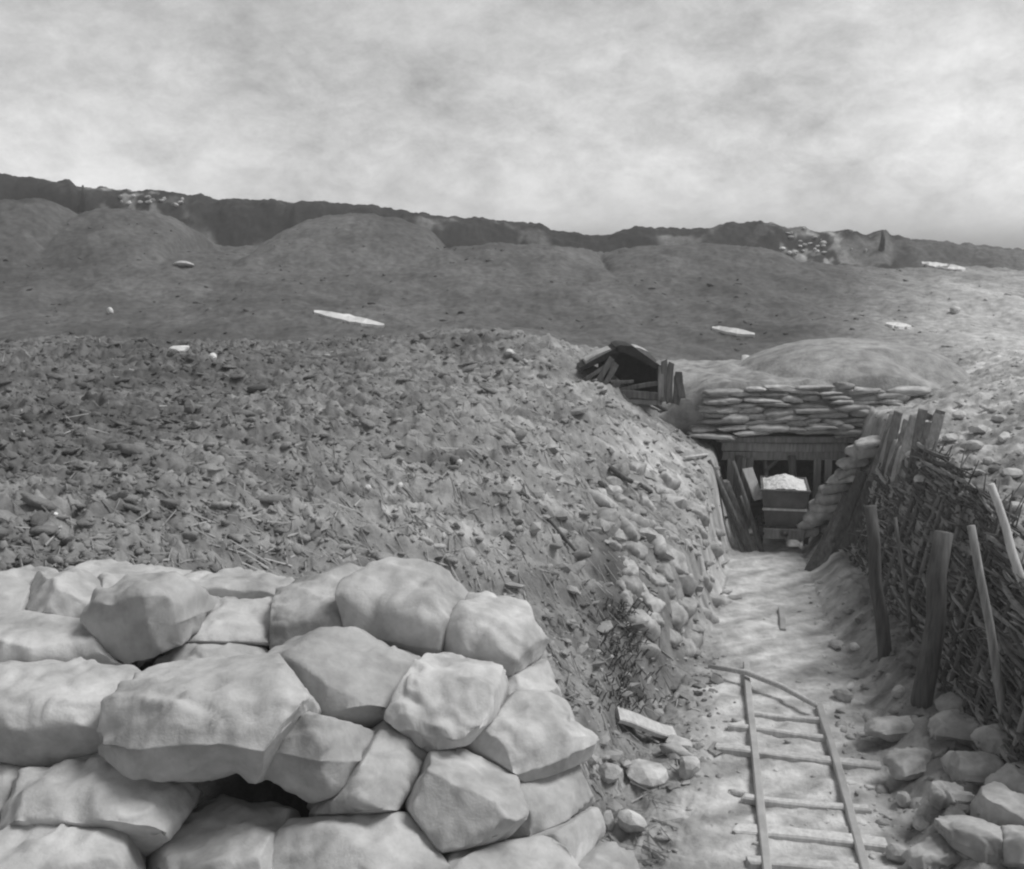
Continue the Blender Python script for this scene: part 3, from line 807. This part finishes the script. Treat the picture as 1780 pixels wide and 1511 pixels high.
def hurdle(y0, y1, label, drop=0.0):
    cm = (y0 + y1) / 2
    def foot(Y): return float(xc(Y) + np.interp(Y, [4.5, 6.5, 9.0, 11.0, 13.4], [0.62, 0.70, 0.70, 0.52, 0.42]) + np.interp(Y, [5, 6.5, 8, 10, 12, 13, 14], [0.60, 0.66, 0.58, 0.52, 0.42, 0.55, 0.50]))
    base = Vector((foot(cm), cm, 0.1))
    top_z = float(np.interp(cm, [7.0, 8.0, 9.0, 12], [1.30, 1.50, 1.68, 1.78])) - drop
    t = thing('brushwood_hurdle', label, 'hurdle', base, 'brushwood wall of the trench')
    def pt(Y, z, off=0.0):
        return Vector((foot(Y) + 0.02 + 0.24 * z - off, Y, z)) - base
    for mt, n_, nm in (('darkbrush', 200, 'twig'), ('brush', 110, 'twig')):
        m = MB()
        for k in range(n_):
            z = random.uniform(0.10, top_z + .05); yc_ = random.uniform(y0, y1); ln = random.choice((random.uniform(.2, .5), random.uniform(0.5, 1.3)))
            ya, yb = max(y0 - .2, yc_ - ln / 2), min(y1 + .2, yc_ + ln / 2)
            dz = random.gauss(0, .06); pts = []; ph = random.uniform(0, 6); o0 = random.uniform(-.02, .07)
            for i in range(5):
                q = i / 4
                pts.append(pt(ya + (yb - ya) * q, z + dz * (q - .5) + .012 * math.sin(q * 5 + ph), o0 + .03 * math.sin(q * 6 + ph)))
            r_ = random.choice((.005, .008, .011, .016, .024))
            m.tube(pts, [r_, r_, r_ * .95, r_ * .85, r_ * .6], 5, 0.12)
        for k in range(45):      # branch ends poking out and up
            z = random.uniform(0.15, top_z); yc_ = random.uniform(y0, y1); p = pt(yc_, z)
            m.tube([p, p + Vector((-random.uniform(.03, .16), random.uniform(-.2, .2), random.uniform(-.1, .12)))], [.012, .004], 5, 0.1)
        for k in range(12):
            yc_ = random.uniform(y0, y1); p = pt(yc_, top_z - .25)
            m.tube([p, p + Vector((random.uniform(.0, .25), random.uniform(-.2, .2), random.uniform(.2, .5)))], [.012, .004], 5, 0.1)
        o = m.build(nm, mt, t); o['kind'] = 'stuff'
    for k in range(5):
        Y = y0 + (y1 - y0) * (k + random.uniform(.2, .8)) / 5; ln_ = random.uniform(-.15, .15)
        m = MB(); m.tube([pt(Y, -0.15, .02), pt(Y + ln_ * .5, top_z * .5, .05), pt(Y + ln_, top_z + random.uniform(-.1, .2), .03)], [.032, .028, .02], 8, 0.12); m.build('stake', random.choice(('darkwood', 'darkwood', 'greywood')), t, True)
hurdle(11.0, 12.1, 'dark brushwood hurdle lining the trench beside the leaning boards', 0.55)
hurdle(9.6, 11.0, 'dark brushwood hurdle lining the trench behind the thick upright post')
hurdle(8.0, 9.6, 'dark brushwood hurdle lining the trench behind the broad leaning post')
hurdle(6.5, 8.0, 'dark brushwood hurdle lining the trench behind the slim pale poles')

# sacks heaped at the near right
br = [
    (1556, 1278, .50, .26, .17, 12, 'long sandbag lying across the foot of the heap beside the track'),
    (1588, 1338, .42, .26, .18, 25, 'sandbag with a black cleft at its end, under the long bag'),
    (1668, 1232, .46, .24, .15, 20, 'limp sandbag draped over the top of the heap below the broad post'),
    (1672, 1285, .46, .32, .24, -20, 'fat sandbag in the middle of the heap at the foot of the slim pole'),
    (1752, 1300, .46, .30, .20, 10, 'sandbag beside the foot of the slim pole'),
    (1700, 1352, .50, .32, .22, -8, 'pale sandbag in the heap with a pointed corner toward the track'),
    (1778, 1372, .46, .32, .22, 35, 'sandbag pressed against the bank behind the smooth round bag'),
    (1752, 1432, .50, .34, .30, -42, 'smooth round sandbag with a bright spot above a dark fold'),
    (1690, 1470, .50, .28, .20, -52, 'sandbag slanting down beneath the dark fold'),
    (1800, 1500, .50, .34, .24, -30, 'sandbag at the foot of the smooth round bag'),
    (1650, 1395, .30, .20, .14, 10, 'small sandbag lodged below the black cleft'),
    (1640, 1500, .44, .28, .18, 20, 'half-buried sandbag at the foot of the slanting one'),
]
lst = []
for (px, py, L_, W_, H_, yaw, lab) in br:
    g = hit(px, py, 5.0)
    lst.append(dict(c=np.array(g + Vector((0, 0, .05))), L=L_, W=W_, H=H_, R=rotm(yaw, random.uniform(-8, 8), random.uniform(-6, 6)), label=lab, seed=int(px + py)))
stack(lst, 'bag', 44, 32, 'sandbags heaped beside the track')

# old sacks holding the left bank
for ry in range(1128, 812, -19):
    xl = float(np.interp(ry, [812, 850, 1000, 1128], [1115, 1040, 1085, 1140])); xr = float(np.interp(ry, [812, 870, 960, 1000, 1128], [1205, 1230, 1262, 1246, 1240]))
    x = xl + random.uniform(-15, 20)
    while x < xr:
        g = hit(x, ry + random.uniform(-7, 7), 6.0)
        s_ = random.uniform(.6, 1.1)
        lab = 'weathered sandbag bedded in the left bank ' + ('beside the dead brush' if ry > 1040 else 'halfway between the dead brush and the leaning stakes' if ry > 940 else 'near the leaning stakes')
        o = small_bag((0, 0, 0), 0, 0, 0, (1, 1, 1), lab, 'sandbags bedded in the left bank')
        o.matrix_world = Matrix.Translation(g + Vector((-0.03, 0.02, random.uniform(-.03, .02)))) @ Matrix.Rotation(random.uniform(.1, .8), 4, 'Y') @ Matrix.Rotation(math.radians(random.uniform(-40, 40) + 75 * (random.random() < .5)), 4, 'Z') @ Matrix.Rotation(random.uniform(-.4, .4), 4, 'X') @ Matrix.Diagonal((s_ * random.uniform(.6, 1.0), s_ * random.uniform(.7, 1.1), s_ * random.uniform(.9, 1.5), 1))
        x += random.uniform(36, 60) * 10.5 / g.y * s_

# ------------------------------------------------------------------ the little railway
def tr(Y, off, z):
    d = Vector((0.205, 1, 0)).normalized(); n_ = Vector((d.y, -d.x, 0))
    return Vector((float(xc(np.array(Y))), Y, z)) + n_ * off
track = thing('light_railway', 'narrow wooden track of two rails on pale sleepers sinking into the trench floor', 'railway', tr(8, 0, 0))
to = tr(8, 0, 0)
def left_x(py): return np.interp(py, [1165, 1300, 1511], [1297, 1312, 1334])
def right_x(py): return np.interp(py, [1225, 1310, 1511], [1424, 1452, 1506])
for fx, y_a, y_b in ((left_x, 1150, 1600), (right_x, 1222, 1600)):
    pts = []
    for py in np.linspace(y_a, y_b, 14):
        d = ray(float(fx(py)) + (0 if py < 1511 else (py - 1511) * (0.11 if fx is left_x else 0.25)), float(py)); k = (0.056 - EYE) / d.z
        p = Vector((0, 0, EYE)) + d * k
        pts.append(p - to)
    m = MB()
    # one continuous rail of rectangular section
    w, h = 0.055, 0.07
    V = []; Fc = []
    for i, p in enumerate(pts):
        t_ = (pts[min(i + 1, len(pts) - 1)] - pts[max(i - 1, 0)]).normalized(); s_ = Vector((t_.y, -t_.x, 0)).normalized()
        for (a_, b_) in ((-w / 2, -h), (w / 2, -h), (w / 2, -.008), (w / 2 - .008, 0), (-w / 2 + .008, 0), (-w / 2, -.008)):
            V.append(p + s_ * a_ + Vector((0, 0, b_ + random.uniform(-.003, .003))))
    for i in range(len(pts) - 1):
        for k in range(6): Fc.append((i * 6 + k, i * 6 + (k + 1) % 6, (i + 1) * 6 + (k + 1) % 6, (i + 1) * 6 + k))
    Fc.append((5, 4, 3, 2, 1, 0)); n_ = (len(pts) - 1) * 6; Fc.append(tuple(n_ + k for k in range(6)))
    m.add(V, Fc); finish(m.build('rail', 'trackwood', track))
def floor_pt(px, py, z=0.008):
    d = ray(px, py); k = (z - EYE) / d.z
    return Vector((0, 0, EYE)) + d * k
for (xa, ya, xb, yb, w) in ((1308, 1243, 1432, 1256, .05), (1268, 1266, 1440, 1284, .06), (1245, 1303, 1532, 1332, .10), (1290, 1388, 1512, 1412, .07), (1278, 1443, 1540, 1470, .12), (1300, 1500, 1560, 1520, .09), (1290, 1560, 1580, 1590, .1)):
    a_, b_ = floor_pt(xa, ya), floor_pt(xb, yb)
    m = MB(); m.plank(a_ - to, b_ - to, w, 0.06, side=(0, 1, 0), warp=0.008); m.build('sleeper', 'palewood', track)
m = MB(); m.tube([floor_pt(1232, 1158, .08), floor_pt(1298, 1169, .10), floor_pt(1360, 1194, .10), floor_pt(1418, 1226, .09)], [.02, .026, .026, .022], 8, .05)
o = m.build('pole', 'palewood', None, True); rebase(o, floor_pt(1298, 1169, .08)); tag(o, 'thin pale pole lying slantwise across the end of the track', 'pole')
m = MB(); m.plank(floor_pt(1358, 1060, .0), floor_pt(1360, 1096, .0), .06, .05, side=(1, 0, 0)); o = m.build('board', 'trackwood'); rebase(o, floor_pt(1362, 1080, 0)); tag(o, 'half-buried pale board end on the trench floor beyond the slanting pole', 'board')

# ------------------------------------------------------------------ the dugout shelter on the bank
def build_shelter():
    b0 = hit(1092, 694, 9.0); Y0 = b0.y
    s = thing('dugout_shelter', 'low dark dugout with a peaked board roof set into the bank', 'dugout', b0)
    def q(px, py, dy=0.0): return at(px, py, Y0 + dy) - b0
    u = mpp(Y0)
    def slab(name, pts, t, mat, ex):
        """convex polygon of points pushed back by the vector ex"""
        n_ = len(pts); V = list(pts) + [p + ex for p in pts]
        Fc = [tuple(range(n_))] + [tuple(range(2 * n_ - 1, n_ - 1, -1))] + [(i, n_ + i, n_ + (i + 1) % n_, (i + 1) % n_) for i in range(n_)]
        m = MB(); m.add(V, Fc); return finish(m.build(name, mat, s))
    back = Vector((0, 0.75, 0.0))
    # sagging roof of dark sheets with a pale cover on either shoulder
    slab('roof', [q(1070, 603), q(1078, 600), q(1098, 602), q(1118, 615), q(1150, 638), q(1149, 646), q(1112, 626), q(1084, 612), q(1072, 612)], 0, 'tarp_and_shade', back)
    slab('roof', [q(1074, 604), q(1076, 614), q(1050, 628), q(1010, 645), q(1007, 640), q(1040, 622)], 0, 'tarp_and_shade', back)
    slab('roof_cover', [q(1104, 604, .1), q(1112, 605, .1), q(1128, 612, .1), q(1142, 627, .1), q(1140, 631, .1), q(1118, 617, .1)], 0, 'palerock', back * .7)
    slab('roof_cover', [q(1018, 628, .06), q(1040, 615, .06), q(1062, 607, .06), q(1064, 612, .06), q(1042, 622, .06), q(1018, 634, .06)], 0, 'palerock', back * .7)
    slab('back_wall', [q(1040, 690, .7), q(1040, 625, .7), q(1080, 602, .7), q(1150, 638, .7), q(1150, 690, .7)], 0, 'tarp_and_shade', Vector((0, .04, 0)))  # back and side walls coloured black to paint in the opening's shade
    slab('side_wall', [q(1141, 692), q(1143, 634), q(1149, 636), q(1149, 692)], 0, 'tarp_and_shade', back)
    slab('side_wall', [q(1050, 690), q(1062, 616), q(1070, 614), q(1060, 690)], 0, 'tarp_and_shade', back)
    for (xa, ya, xb, yb, w, mt) in ((1060, 664, 1100, 662, .04, 'darkwood'), (1072, 678, 1142, 668, .06, 'darkwood'), (1060, 684, 1146, 690, .10, 'darkwood'), (1068, 696, 1150, 699, .06, 'greywood')):
        m = MB(); m.plank(q(xa, ya, -.05), q(xb, yb, -.05), w, .04, side=(0, 0, 1), warp=.012); m.build('sill_board', mt, s)
    for (xa, ya, xb, yb, w, mt) in ((1022, 692, 1064, 624, .08, 'darkwood'), (1034, 690, 1072, 634, .07, 'darkwood'), (1046, 680, 1068, 628, .05, 'darkwood'), (1014, 664, 1056, 632, .05, 'darkwood'), (1046, 696, 1074, 662, .09, 'darkwood'), (1030, 688, 1054, 640, .03, 'greywood'), (1020, 678, 1048, 660, .05, 'darkwood')):
        m = MB(); m.plank(q(xa, ya, -.12), q(xb, yb, -.03), w, .03, side=(1, .2, 0), warp=.012); m.build('prop', mt, s)
    for (xa, xb, yt, yb, lx, mt) in ((1143, 1152, 640, 700, 3, 'greywood'), (1150, 1160, 630, 700, -2, 'darkwood'), (1158, 1168, 632, 702, 4, 'darkwood'), (1168, 1180, 656, 700, 5, 'darkwood'), (1178, 1190, 650, 694, -3, 'darkwood')):
        m = MB(); m.plank(q((xa + xb) / 2, yb, -.1), q((xa + xb) / 2 + lx, yt, -.06), (xb - xa) * u * 1.1, .03, side=(1, .1, 0), warp=.01, ragged=.04); m.build('upright_board', mt, s)
build_shelter()
set_stone(1176, 642, 22, 24, 'pale round lump resting on the boards beside the dugout', seed=5)

# sticks and timbers lying about
def lying(pxs, r, mat, label, cat='timber', name='timber', lift=0.01):
    pts = [hit(x, y, 6.0) + Vector((0, 0, r + lift)) for x, y in pxs]
    m = MB(); m.tube(pts, [r * (1 - .06 * i) for i in range(len(pts))], 8, .08)
    o = m.build(name, mat, None, True); rebase(o, pts[0] - Vector((0, 0, r))); tag(o, label, cat)
lying([(1112, 700), (1150, 722), (1200, 750), (1248, 780)], .035, 'darkwood', 'long dark timber lying down the bank below the dugout', lift=.05)
lying([(1060, 826), (1084, 842), (1098, 848)], .03, 'darkwood', 'short dark timber lying on the bank above the bedded sandbags', lift=.03)
lying([(1112, 852), (1132, 864)], .025, 'darkwood', 'stub of dark timber just below the short dark one', lift=.03)
lying([(1190, 806), (1225, 800), (1262, 799)], .02, 'palewood', 'thin pale rod lying on the bank beside the leaning stakes', lift=.04)
lying([(905, 860), (950, 905), (1000, 965)], .018, 'darkwood', 'long thin dark stick lying down the bank toward the bedded sandbags', lift=.02)

def pale_board(xa, ya, xb, yb, w, label):
    """thin bleached slab lying on the ground, outline taken from where it touches the ground"""
    n_ = 13; V = []; Fc = []
    for i in range(n_):
        q = i / (n_ - 1); px = xa + (xb - xa) * q; py = ya + (yb - ya) * q
        hw = w * random.uniform(.75, 1.1) * (0.12 + 0.88 * math.sin(math.pi * (0.04 + 0.92 * q)) ** .8) * .5
        for p, z in ((hit(px, py + hw, 18.5), -.06), (hit(px, py + hw, 18.5), .05), (hit(px, py - hw, 18.5), .05), (hit(px, py - hw, 18.5), -.06)):
            V.append(p + Vector((0, 0, z)))
    for i in range(n_ - 1):
        for k in range(4): Fc.append((i * 4 + k, i * 4 + (k + 1) % 4, i * 4 + 4 + (k + 1) % 4, i * 4 + 4 + k))
    Fc += [(3, 2, 1, 0), tuple(4 * (n_ - 1) + k for k in range(4))]
    m = MB(); m.add(V, Fc); o = finish(m.build('pale_slab', 'whitewood')); rebase(o, V[24]); tag(o, label, 'slab')
M['whitewood'] = grey_mat('bleached_slab', 0.5, 0.8, scale=3, bump=0.2, bscale=20)
pale_board(546, 545, 668, 569, 12, 'longest bleached slab lying on the dark slope below the round mounds')
pale_board(1602, 459, 1678, 470, 10, 'bleached slab lying on open ground beside the dark skyline bank')
pale_board(1238, 573, 1312, 585, 9, 'bleached slab lying on the ground beyond the dugout')
pale_board(1540, 566, 1584, 571, 7, 'small bleached slab lying beyond the mound over the tunnel')

# dead brush on the left bank
bb = hit(1082, 1175, 6.0)
br_ = MB()
for k in range(320):
    g = hit(random.gauss(1085, 26), random.uniform(1050, 1240), 6.0)
    d_ = Vector((random.uniform(-.10, .10), random.uniform(-.12, .06), random.uniform(.01, .08)))
    br_.tube([g - Vector((0, 0, .03)), g + d_ * .5 + Vector((random.uniform(-.03, .03), 0, .02)), g + d_], [.006, .005, .002], 4)
o = br_.build('dead_brush', 'darkbrush'); rebase(o, bb); o['kind'] = 'stuff'; o['label'] = 'straggling dark dead brush on the left bank above the trench floor'

# ------------------------------------------------------------------ stones and clods
for (px, py, w, h, lab) in (
    (370, 621, 16, 18, 'bright white round stone at the edge of the dug-over field'),
    (312, 606, 40, 14, 'flat pale stone near the bright white round stone'),
    (192, 540, 12, 14, 'small white stone on the dark slope beyond the field'),
    (97, 894, 10, 9, 'tiny white stone in the dark clods of the field'),
    (330, 706, 26, 30, 'grey block of earth standing in the clods of the field'),
    (472, 628, 16, 14, 'dark lump on the edge of the field'),
    (1390, 641, 12, 10, 'small white stone on the mound over the tunnel'),
    (1470, 600, 18, 14, 'pale stone on the crest of the mound over the tunnel'),
    (1660, 538, 20, 18, 'pale stone on the open ground beyond the mound'),
    (885, 615, 22, 14, 'pale stone on the crest of the field'),
    (640, 850, 12, 12, 'small white stone on the slope of the field'),
    (696, 848, 14, 14, 'white stone on the slope of the field beside a smaller one'),
    (798, 808, 12, 12, 'white pebble high on the bank of the field'),
    (320, 461, 40, 12, 'flat pale slab on the slope between the round mounds'),
    (1196, 1328, 62, 44, 'rounded boulder with a dark underside beside the sleepers'),
    (1100, 1424, 66, 50, 'rounded stone at the outer corner of the near sandbag wall'),
    (1055, 1424, 44, 46, 'smaller rounded stone tucked beside the one at the wall corner'),
    (1125, 1340, 90, 40, 'broad stone on the trench floor between the wall and the boulder'),
    (1060, 1340, 50, 40, 'stone at the foot of the left bank near the wall'),
    (1180, 1290, 60, 20, 'flat stone under the edge of the left bank'),
    (1485, 1122, 26, 18, 'white stone at the foot of the thick dark post'),
    (1455, 1118, 34, 14, 'pale splinter of stone beside the foot of the thick dark post'),
    (1465, 1205, 40, 32, 'pale block on the floor beside the right-hand rail end'),
    (1560, 1200, 30, 26, 'stone at the foot of the brushwood between the dark posts'),
    (1570, 1390, 40, 34, 'stone beside the sleepers below the sandbag heap'),
    (1600, 1430, 36, 30, 'stone under the slanting sandbags of the heap'),
    (1560, 1480, 50, 40, 'stone beside the lowest sleepers'),
):
    set_stone(px, py, w, h, lab, seed=31, mat='clodstone' if 'dark lump' in lab or 'grey block' in lab else ('whitestone' if 'white' in lab else 'palerock'))
m = MB(); a_ = hit(1072, 1256, 6.0); b_ = hit(1168, 1284, 6.0)
m.plank(a_ + Vector((0, 0, .04)), b_ + Vector((0, 0, .05)), .13, .05, side=(0, 1, .3), warp=.012); o = m.build('board', 'palewood'); rebase(o, a_); tag(o, 'pale board lying at the foot of the left bank above the broad stone', 'board')

# pale stones around the slanting boards and on the right-hand bank
for k, (px, py, w) in enumerate(((1560, 752, 30), (1586, 790, 34), (1606, 812, 26), (1604, 835, 34), (1648, 800, 26), (1662, 830, 30), (1652, 760, 34), (1690, 772, 44), (1720, 800, 34), (1668, 720, 30), (1700, 745, 40), (1745, 760, 36), (1760, 820, 40), (1700, 820, 26), (1640, 855, 28), (1735, 725, 30), (1605, 870, 24), (1680, 860, 30), (1765, 880, 40))):
    set_stone(px, py, w, w * .5, 'pale chalk stone on the right-hand bank above the brushwood', seed=k * 13, group='chalk stones on the right-hand bank', sink=.5, Y=None)
# rubble showing white in the skyline bank
for k in range(26):
    px, py = random.gauss(1400, 42), random.uniform(398, 442)
    set_stone(px, py, random.uniform(5, 14), random.uniform(3, 7), 'white rubble stone in the skyline bank, right-hand spill', seed=500 + k, group='white rubble spill below the skyline stump', mat='whitestone' if k % 3 == 0 else 'palerock')
for k in range(16):
    px, py = random.uniform(195, 320), random.uniform(342, 362)
    set_stone(px, py, random.uniform(6, 13), random.uniform(5, 8), 'pale rubble stone in the skyline bank above the left round mounds', seed=600 + k, group='pale rubble in the left skyline bank')
for (px, t, b_, lab) in ((1532, 402, 440, 'short dark stump standing up from the skyline bank beside the rubble spill'), (142, 322, 372, 'dark stump at a step in the skyline bank above the left mounds')):
    g = hit(px, b_ - 8, 20.0, 58); tp = at(px + 2, t, g.y)
    m = MB(); m.tube([g - Vector((0, 0, .2)), (g + tp) / 2 + Vector((.05, 0, 0)), tp], [.14, .10, .04], 8, .15); o = m.build('stump', 'scrub', None, True); rebase(o, g); tag(o, lab, 'stump')

def scatter(name, n, sub, smin, smax, seed, region):
    import bmesh
    r = np.random.default_rng(seed)
    bm = bmesh.new(); bmesh.ops.create_icosphere(bm, subdivisions=sub, radius=1.0)
    P0 = np.array([v.co[:] for v in bm.verts]); F0 = np.array([[v.index for v in f.verts] for f in bm.faces]); bm.free()
    Y = np.exp(r.uniform(np.log(4.3), np.log(18.0), n * 4)) if region != 'far' else r.uniform(18.5, 45, n * 4); fan = r.uniform(-150, 1900, n * 4)
    X = (fan - 890) / F * Y
    onfloor, fieldm, leftm = zones(X, Y)
    c = xc(Y)
    w = np.clip(0.10 + 0.55 * fieldm + 0.45 * leftm - 0.2 * onfloor, 0.03, 1)
    if region == 'right': w = np.where(X > c + 0.35, 0.9, np.where(np.abs(X - c) < 0.9, 0.06, 0.0))
    if region == 'bank': w = sstep(.45, .8, c - X) * (1 - sstep(1.9, 2.9, c - X)) * sstep(6.5, 8, Y) * (1 - sstep(13.8, 14.3, Y))
    if region == 'far': w = np.full_like(X, .6)
    keep = r.uniform(0, 1, n * 4) < w * (0.5 + 0.9 * np.clip(vnoise(X * 0.9, Y * 0.9, 73) + 0.3, 0, 1))
    X = X[keep][:n]; Y = Y[keep][:n]; k = len(X)
    Z = height(X, Y)
    s = smin * (smax / smin) ** (r.uniform(0, 1, k) ** 2.2)
    sc = s[:, None] * np.stack([r.uniform(.8, 1.8, k), r.uniform(.6, 1.2, k), r.uniform(.3, .65, k)], 1)
    V = P0[None] * sc[:, None, :]
    jit = 1 + (0.16 if sub > 1 else 0.24) * r.normal(size=(k, len(P0), 1)).clip(-1.5, 1.5)
    V = V * jit
    a = r.uniform(0, 6.28, k); ca, sa = np.cos(a)[:, None], np.sin(a)[:, None]
    tl = r.uniform(-.5, .5, k)[:, None]
    x = V[:, :, 0] * ca - V[:, :, 1] * sa; y = V[:, :, 0] * sa + V[:, :, 1] * ca; z = V[:, :, 2] + tl * V[:, :, 0]
    V = np.stack([x + X[:, None], y + Y[:, None], z + (Z - 0.05 * s)[:, None]], -1).reshape(-1, 3)
    Fc = (F0[None] + (np.arange(k) * len(P0))[:, None, None]).reshape(-1, 3)
    me = mesh_from(name, V, Fc, region != 'bank')
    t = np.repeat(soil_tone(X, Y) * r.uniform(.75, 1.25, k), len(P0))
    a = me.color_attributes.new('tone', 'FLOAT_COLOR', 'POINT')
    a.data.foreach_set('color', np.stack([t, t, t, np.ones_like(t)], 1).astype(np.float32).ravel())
    return me
o = link('earth_clods', scatter('earth_clods', 2300, 2, .018, .090, 5, 'field'), 'soil'); o['kind'] = 'stuff'; o['label'] = 'dark broken clods strewn over the dug field'
o = link('earth_crumbs', scatter('earth_crumbs', 9000, 1, .010, .045, 6, 'field'), 'soil'); o['kind'] = 'stuff'; o['label'] = 'fine earth crumbs between the clods of the field'
o = link('chalk_rubble', scatter('chalk_rubble', 2200, 1, .012, .06, 8, 'right'), 'soil'); o['kind'] = 'stuff'; o['label'] = 'broken pale rubble on the right-hand bank and floor'
o = link('bank_rubble', scatter('bank_rubble', 5200, 1, .012, .085, 12, 'bank'), 'bankstone'); o['kind'] = 'stuff'; o['label'] = 'broken earth and chalk lumps down the left bank'
o = link('far_clods', scatter('far_clods', 700, 1, .03, .09, 9, 'far'), 'soil'); o['kind'] = 'stuff'; o['label'] = 'scattered lumps on the far slopes and mounds'

# dry stalks and root fibres trodden into the spoil
def fibres(n, seed):
    r = np.random.default_rng(seed)
    Y = np.exp(r.uniform(np.log(4.4), np.log(17.0), n * 3)); fan = r.uniform(-150, 1280, n * 3); X = (fan - 890) / F * Y
    d = xc(Y) - X
    keep = (d > 0.8) & (r.uniform(0, 1, n * 3) < 0.25 + 0.75 * np.exp(-((d - 2.6) / 1.6) ** 2))
    X = X[keep][:n]; Y = Y[keep][:n]; k = len(X)
    a = np.where(r.uniform(0, 1, k) < .65, r.normal(-0.55, .35, k), r.uniform(0, 6.28, k)); L_ = r.uniform(.05, .24, k)
    dx, dy = np.cos(a) * L_ / 2, np.sin(a) * L_ / 2
    za = height(X - dx, Y - dy) + .012; zb = height(X + dx, Y + dy) + .012
    rad = r.uniform(.003, .008, k)
    nx, ny = -np.sin(a) * rad, np.cos(a) * rad
    ends = []
    for (sx, z, tp) in ((-1, za, 1.0), (1, zb, .5)):
        for (q, h) in ((-1, 0), (1, 0), (0, 1.4)):
            ends.append(np.stack([X + sx * dx + q * nx * tp, Y + sx * dy + q * ny * tp, z + h * rad * tp], 1))
    V = np.stack(ends, 1).reshape(-1, 3)
    F0 = np.array([[0, 1, 4, 3], [1, 2, 5, 4], [2, 0, 3, 5]])
    Fc = (F0[None] + (np.arange(k) * 6)[:, None, None]).reshape(-1, 4)
    return mesh_from('dry_stalks', V, Fc, False)
o = link('dry_stalks', fibres(5200, 77), 'stalk'); o['kind'] = 'stuff'; o['label'] = 'dry stalks and fibres trodden into the spoil'

# thin haze volume added over the whole place to lift the blacks
def haze_box():
    x, y0, y1, z0, z1 = 1900, -60, 1600, -4.0, 10.5
    V = [(-x, y0, z0), (x, y0, z0), (x, y1, z0), (-x, y1, z0), (-x, y0, z1), (x, y0, z1), (x, y1, z1), (-x, y1, z1)]
    Fc = [(3, 2, 1, 0), (4, 5, 6, 7), (0, 1, 5, 4), (1, 2, 6, 5), (2, 3, 7, 6), (3, 0, 4, 7)]
    m_ = bpy.data.materials.new('added_haze'); m_.use_nodes = True
    nt = m_.node_tree; nt.nodes.clear()
    out = nt.nodes.new('ShaderNodeOutputMaterial'); v = nt.nodes.new('ShaderNodeVolumePrincipled')
    v.inputs['Color'].default_value = (.85, .85, .85, 1); v.inputs['Density'].default_value = 0.0036; v.inputs['Anisotropy'].default_value = 0.2
    nt.links.new(v.outputs[0], out.inputs['Volume'])
    me = mesh_from('haze', V, Fc, False); me.materials.append(m_)
    o = link('haze', me); o['kind'] = 'stuff'; o['label'] = 'thin pale haze added over the whole ground to lift the blacks'
haze_box()
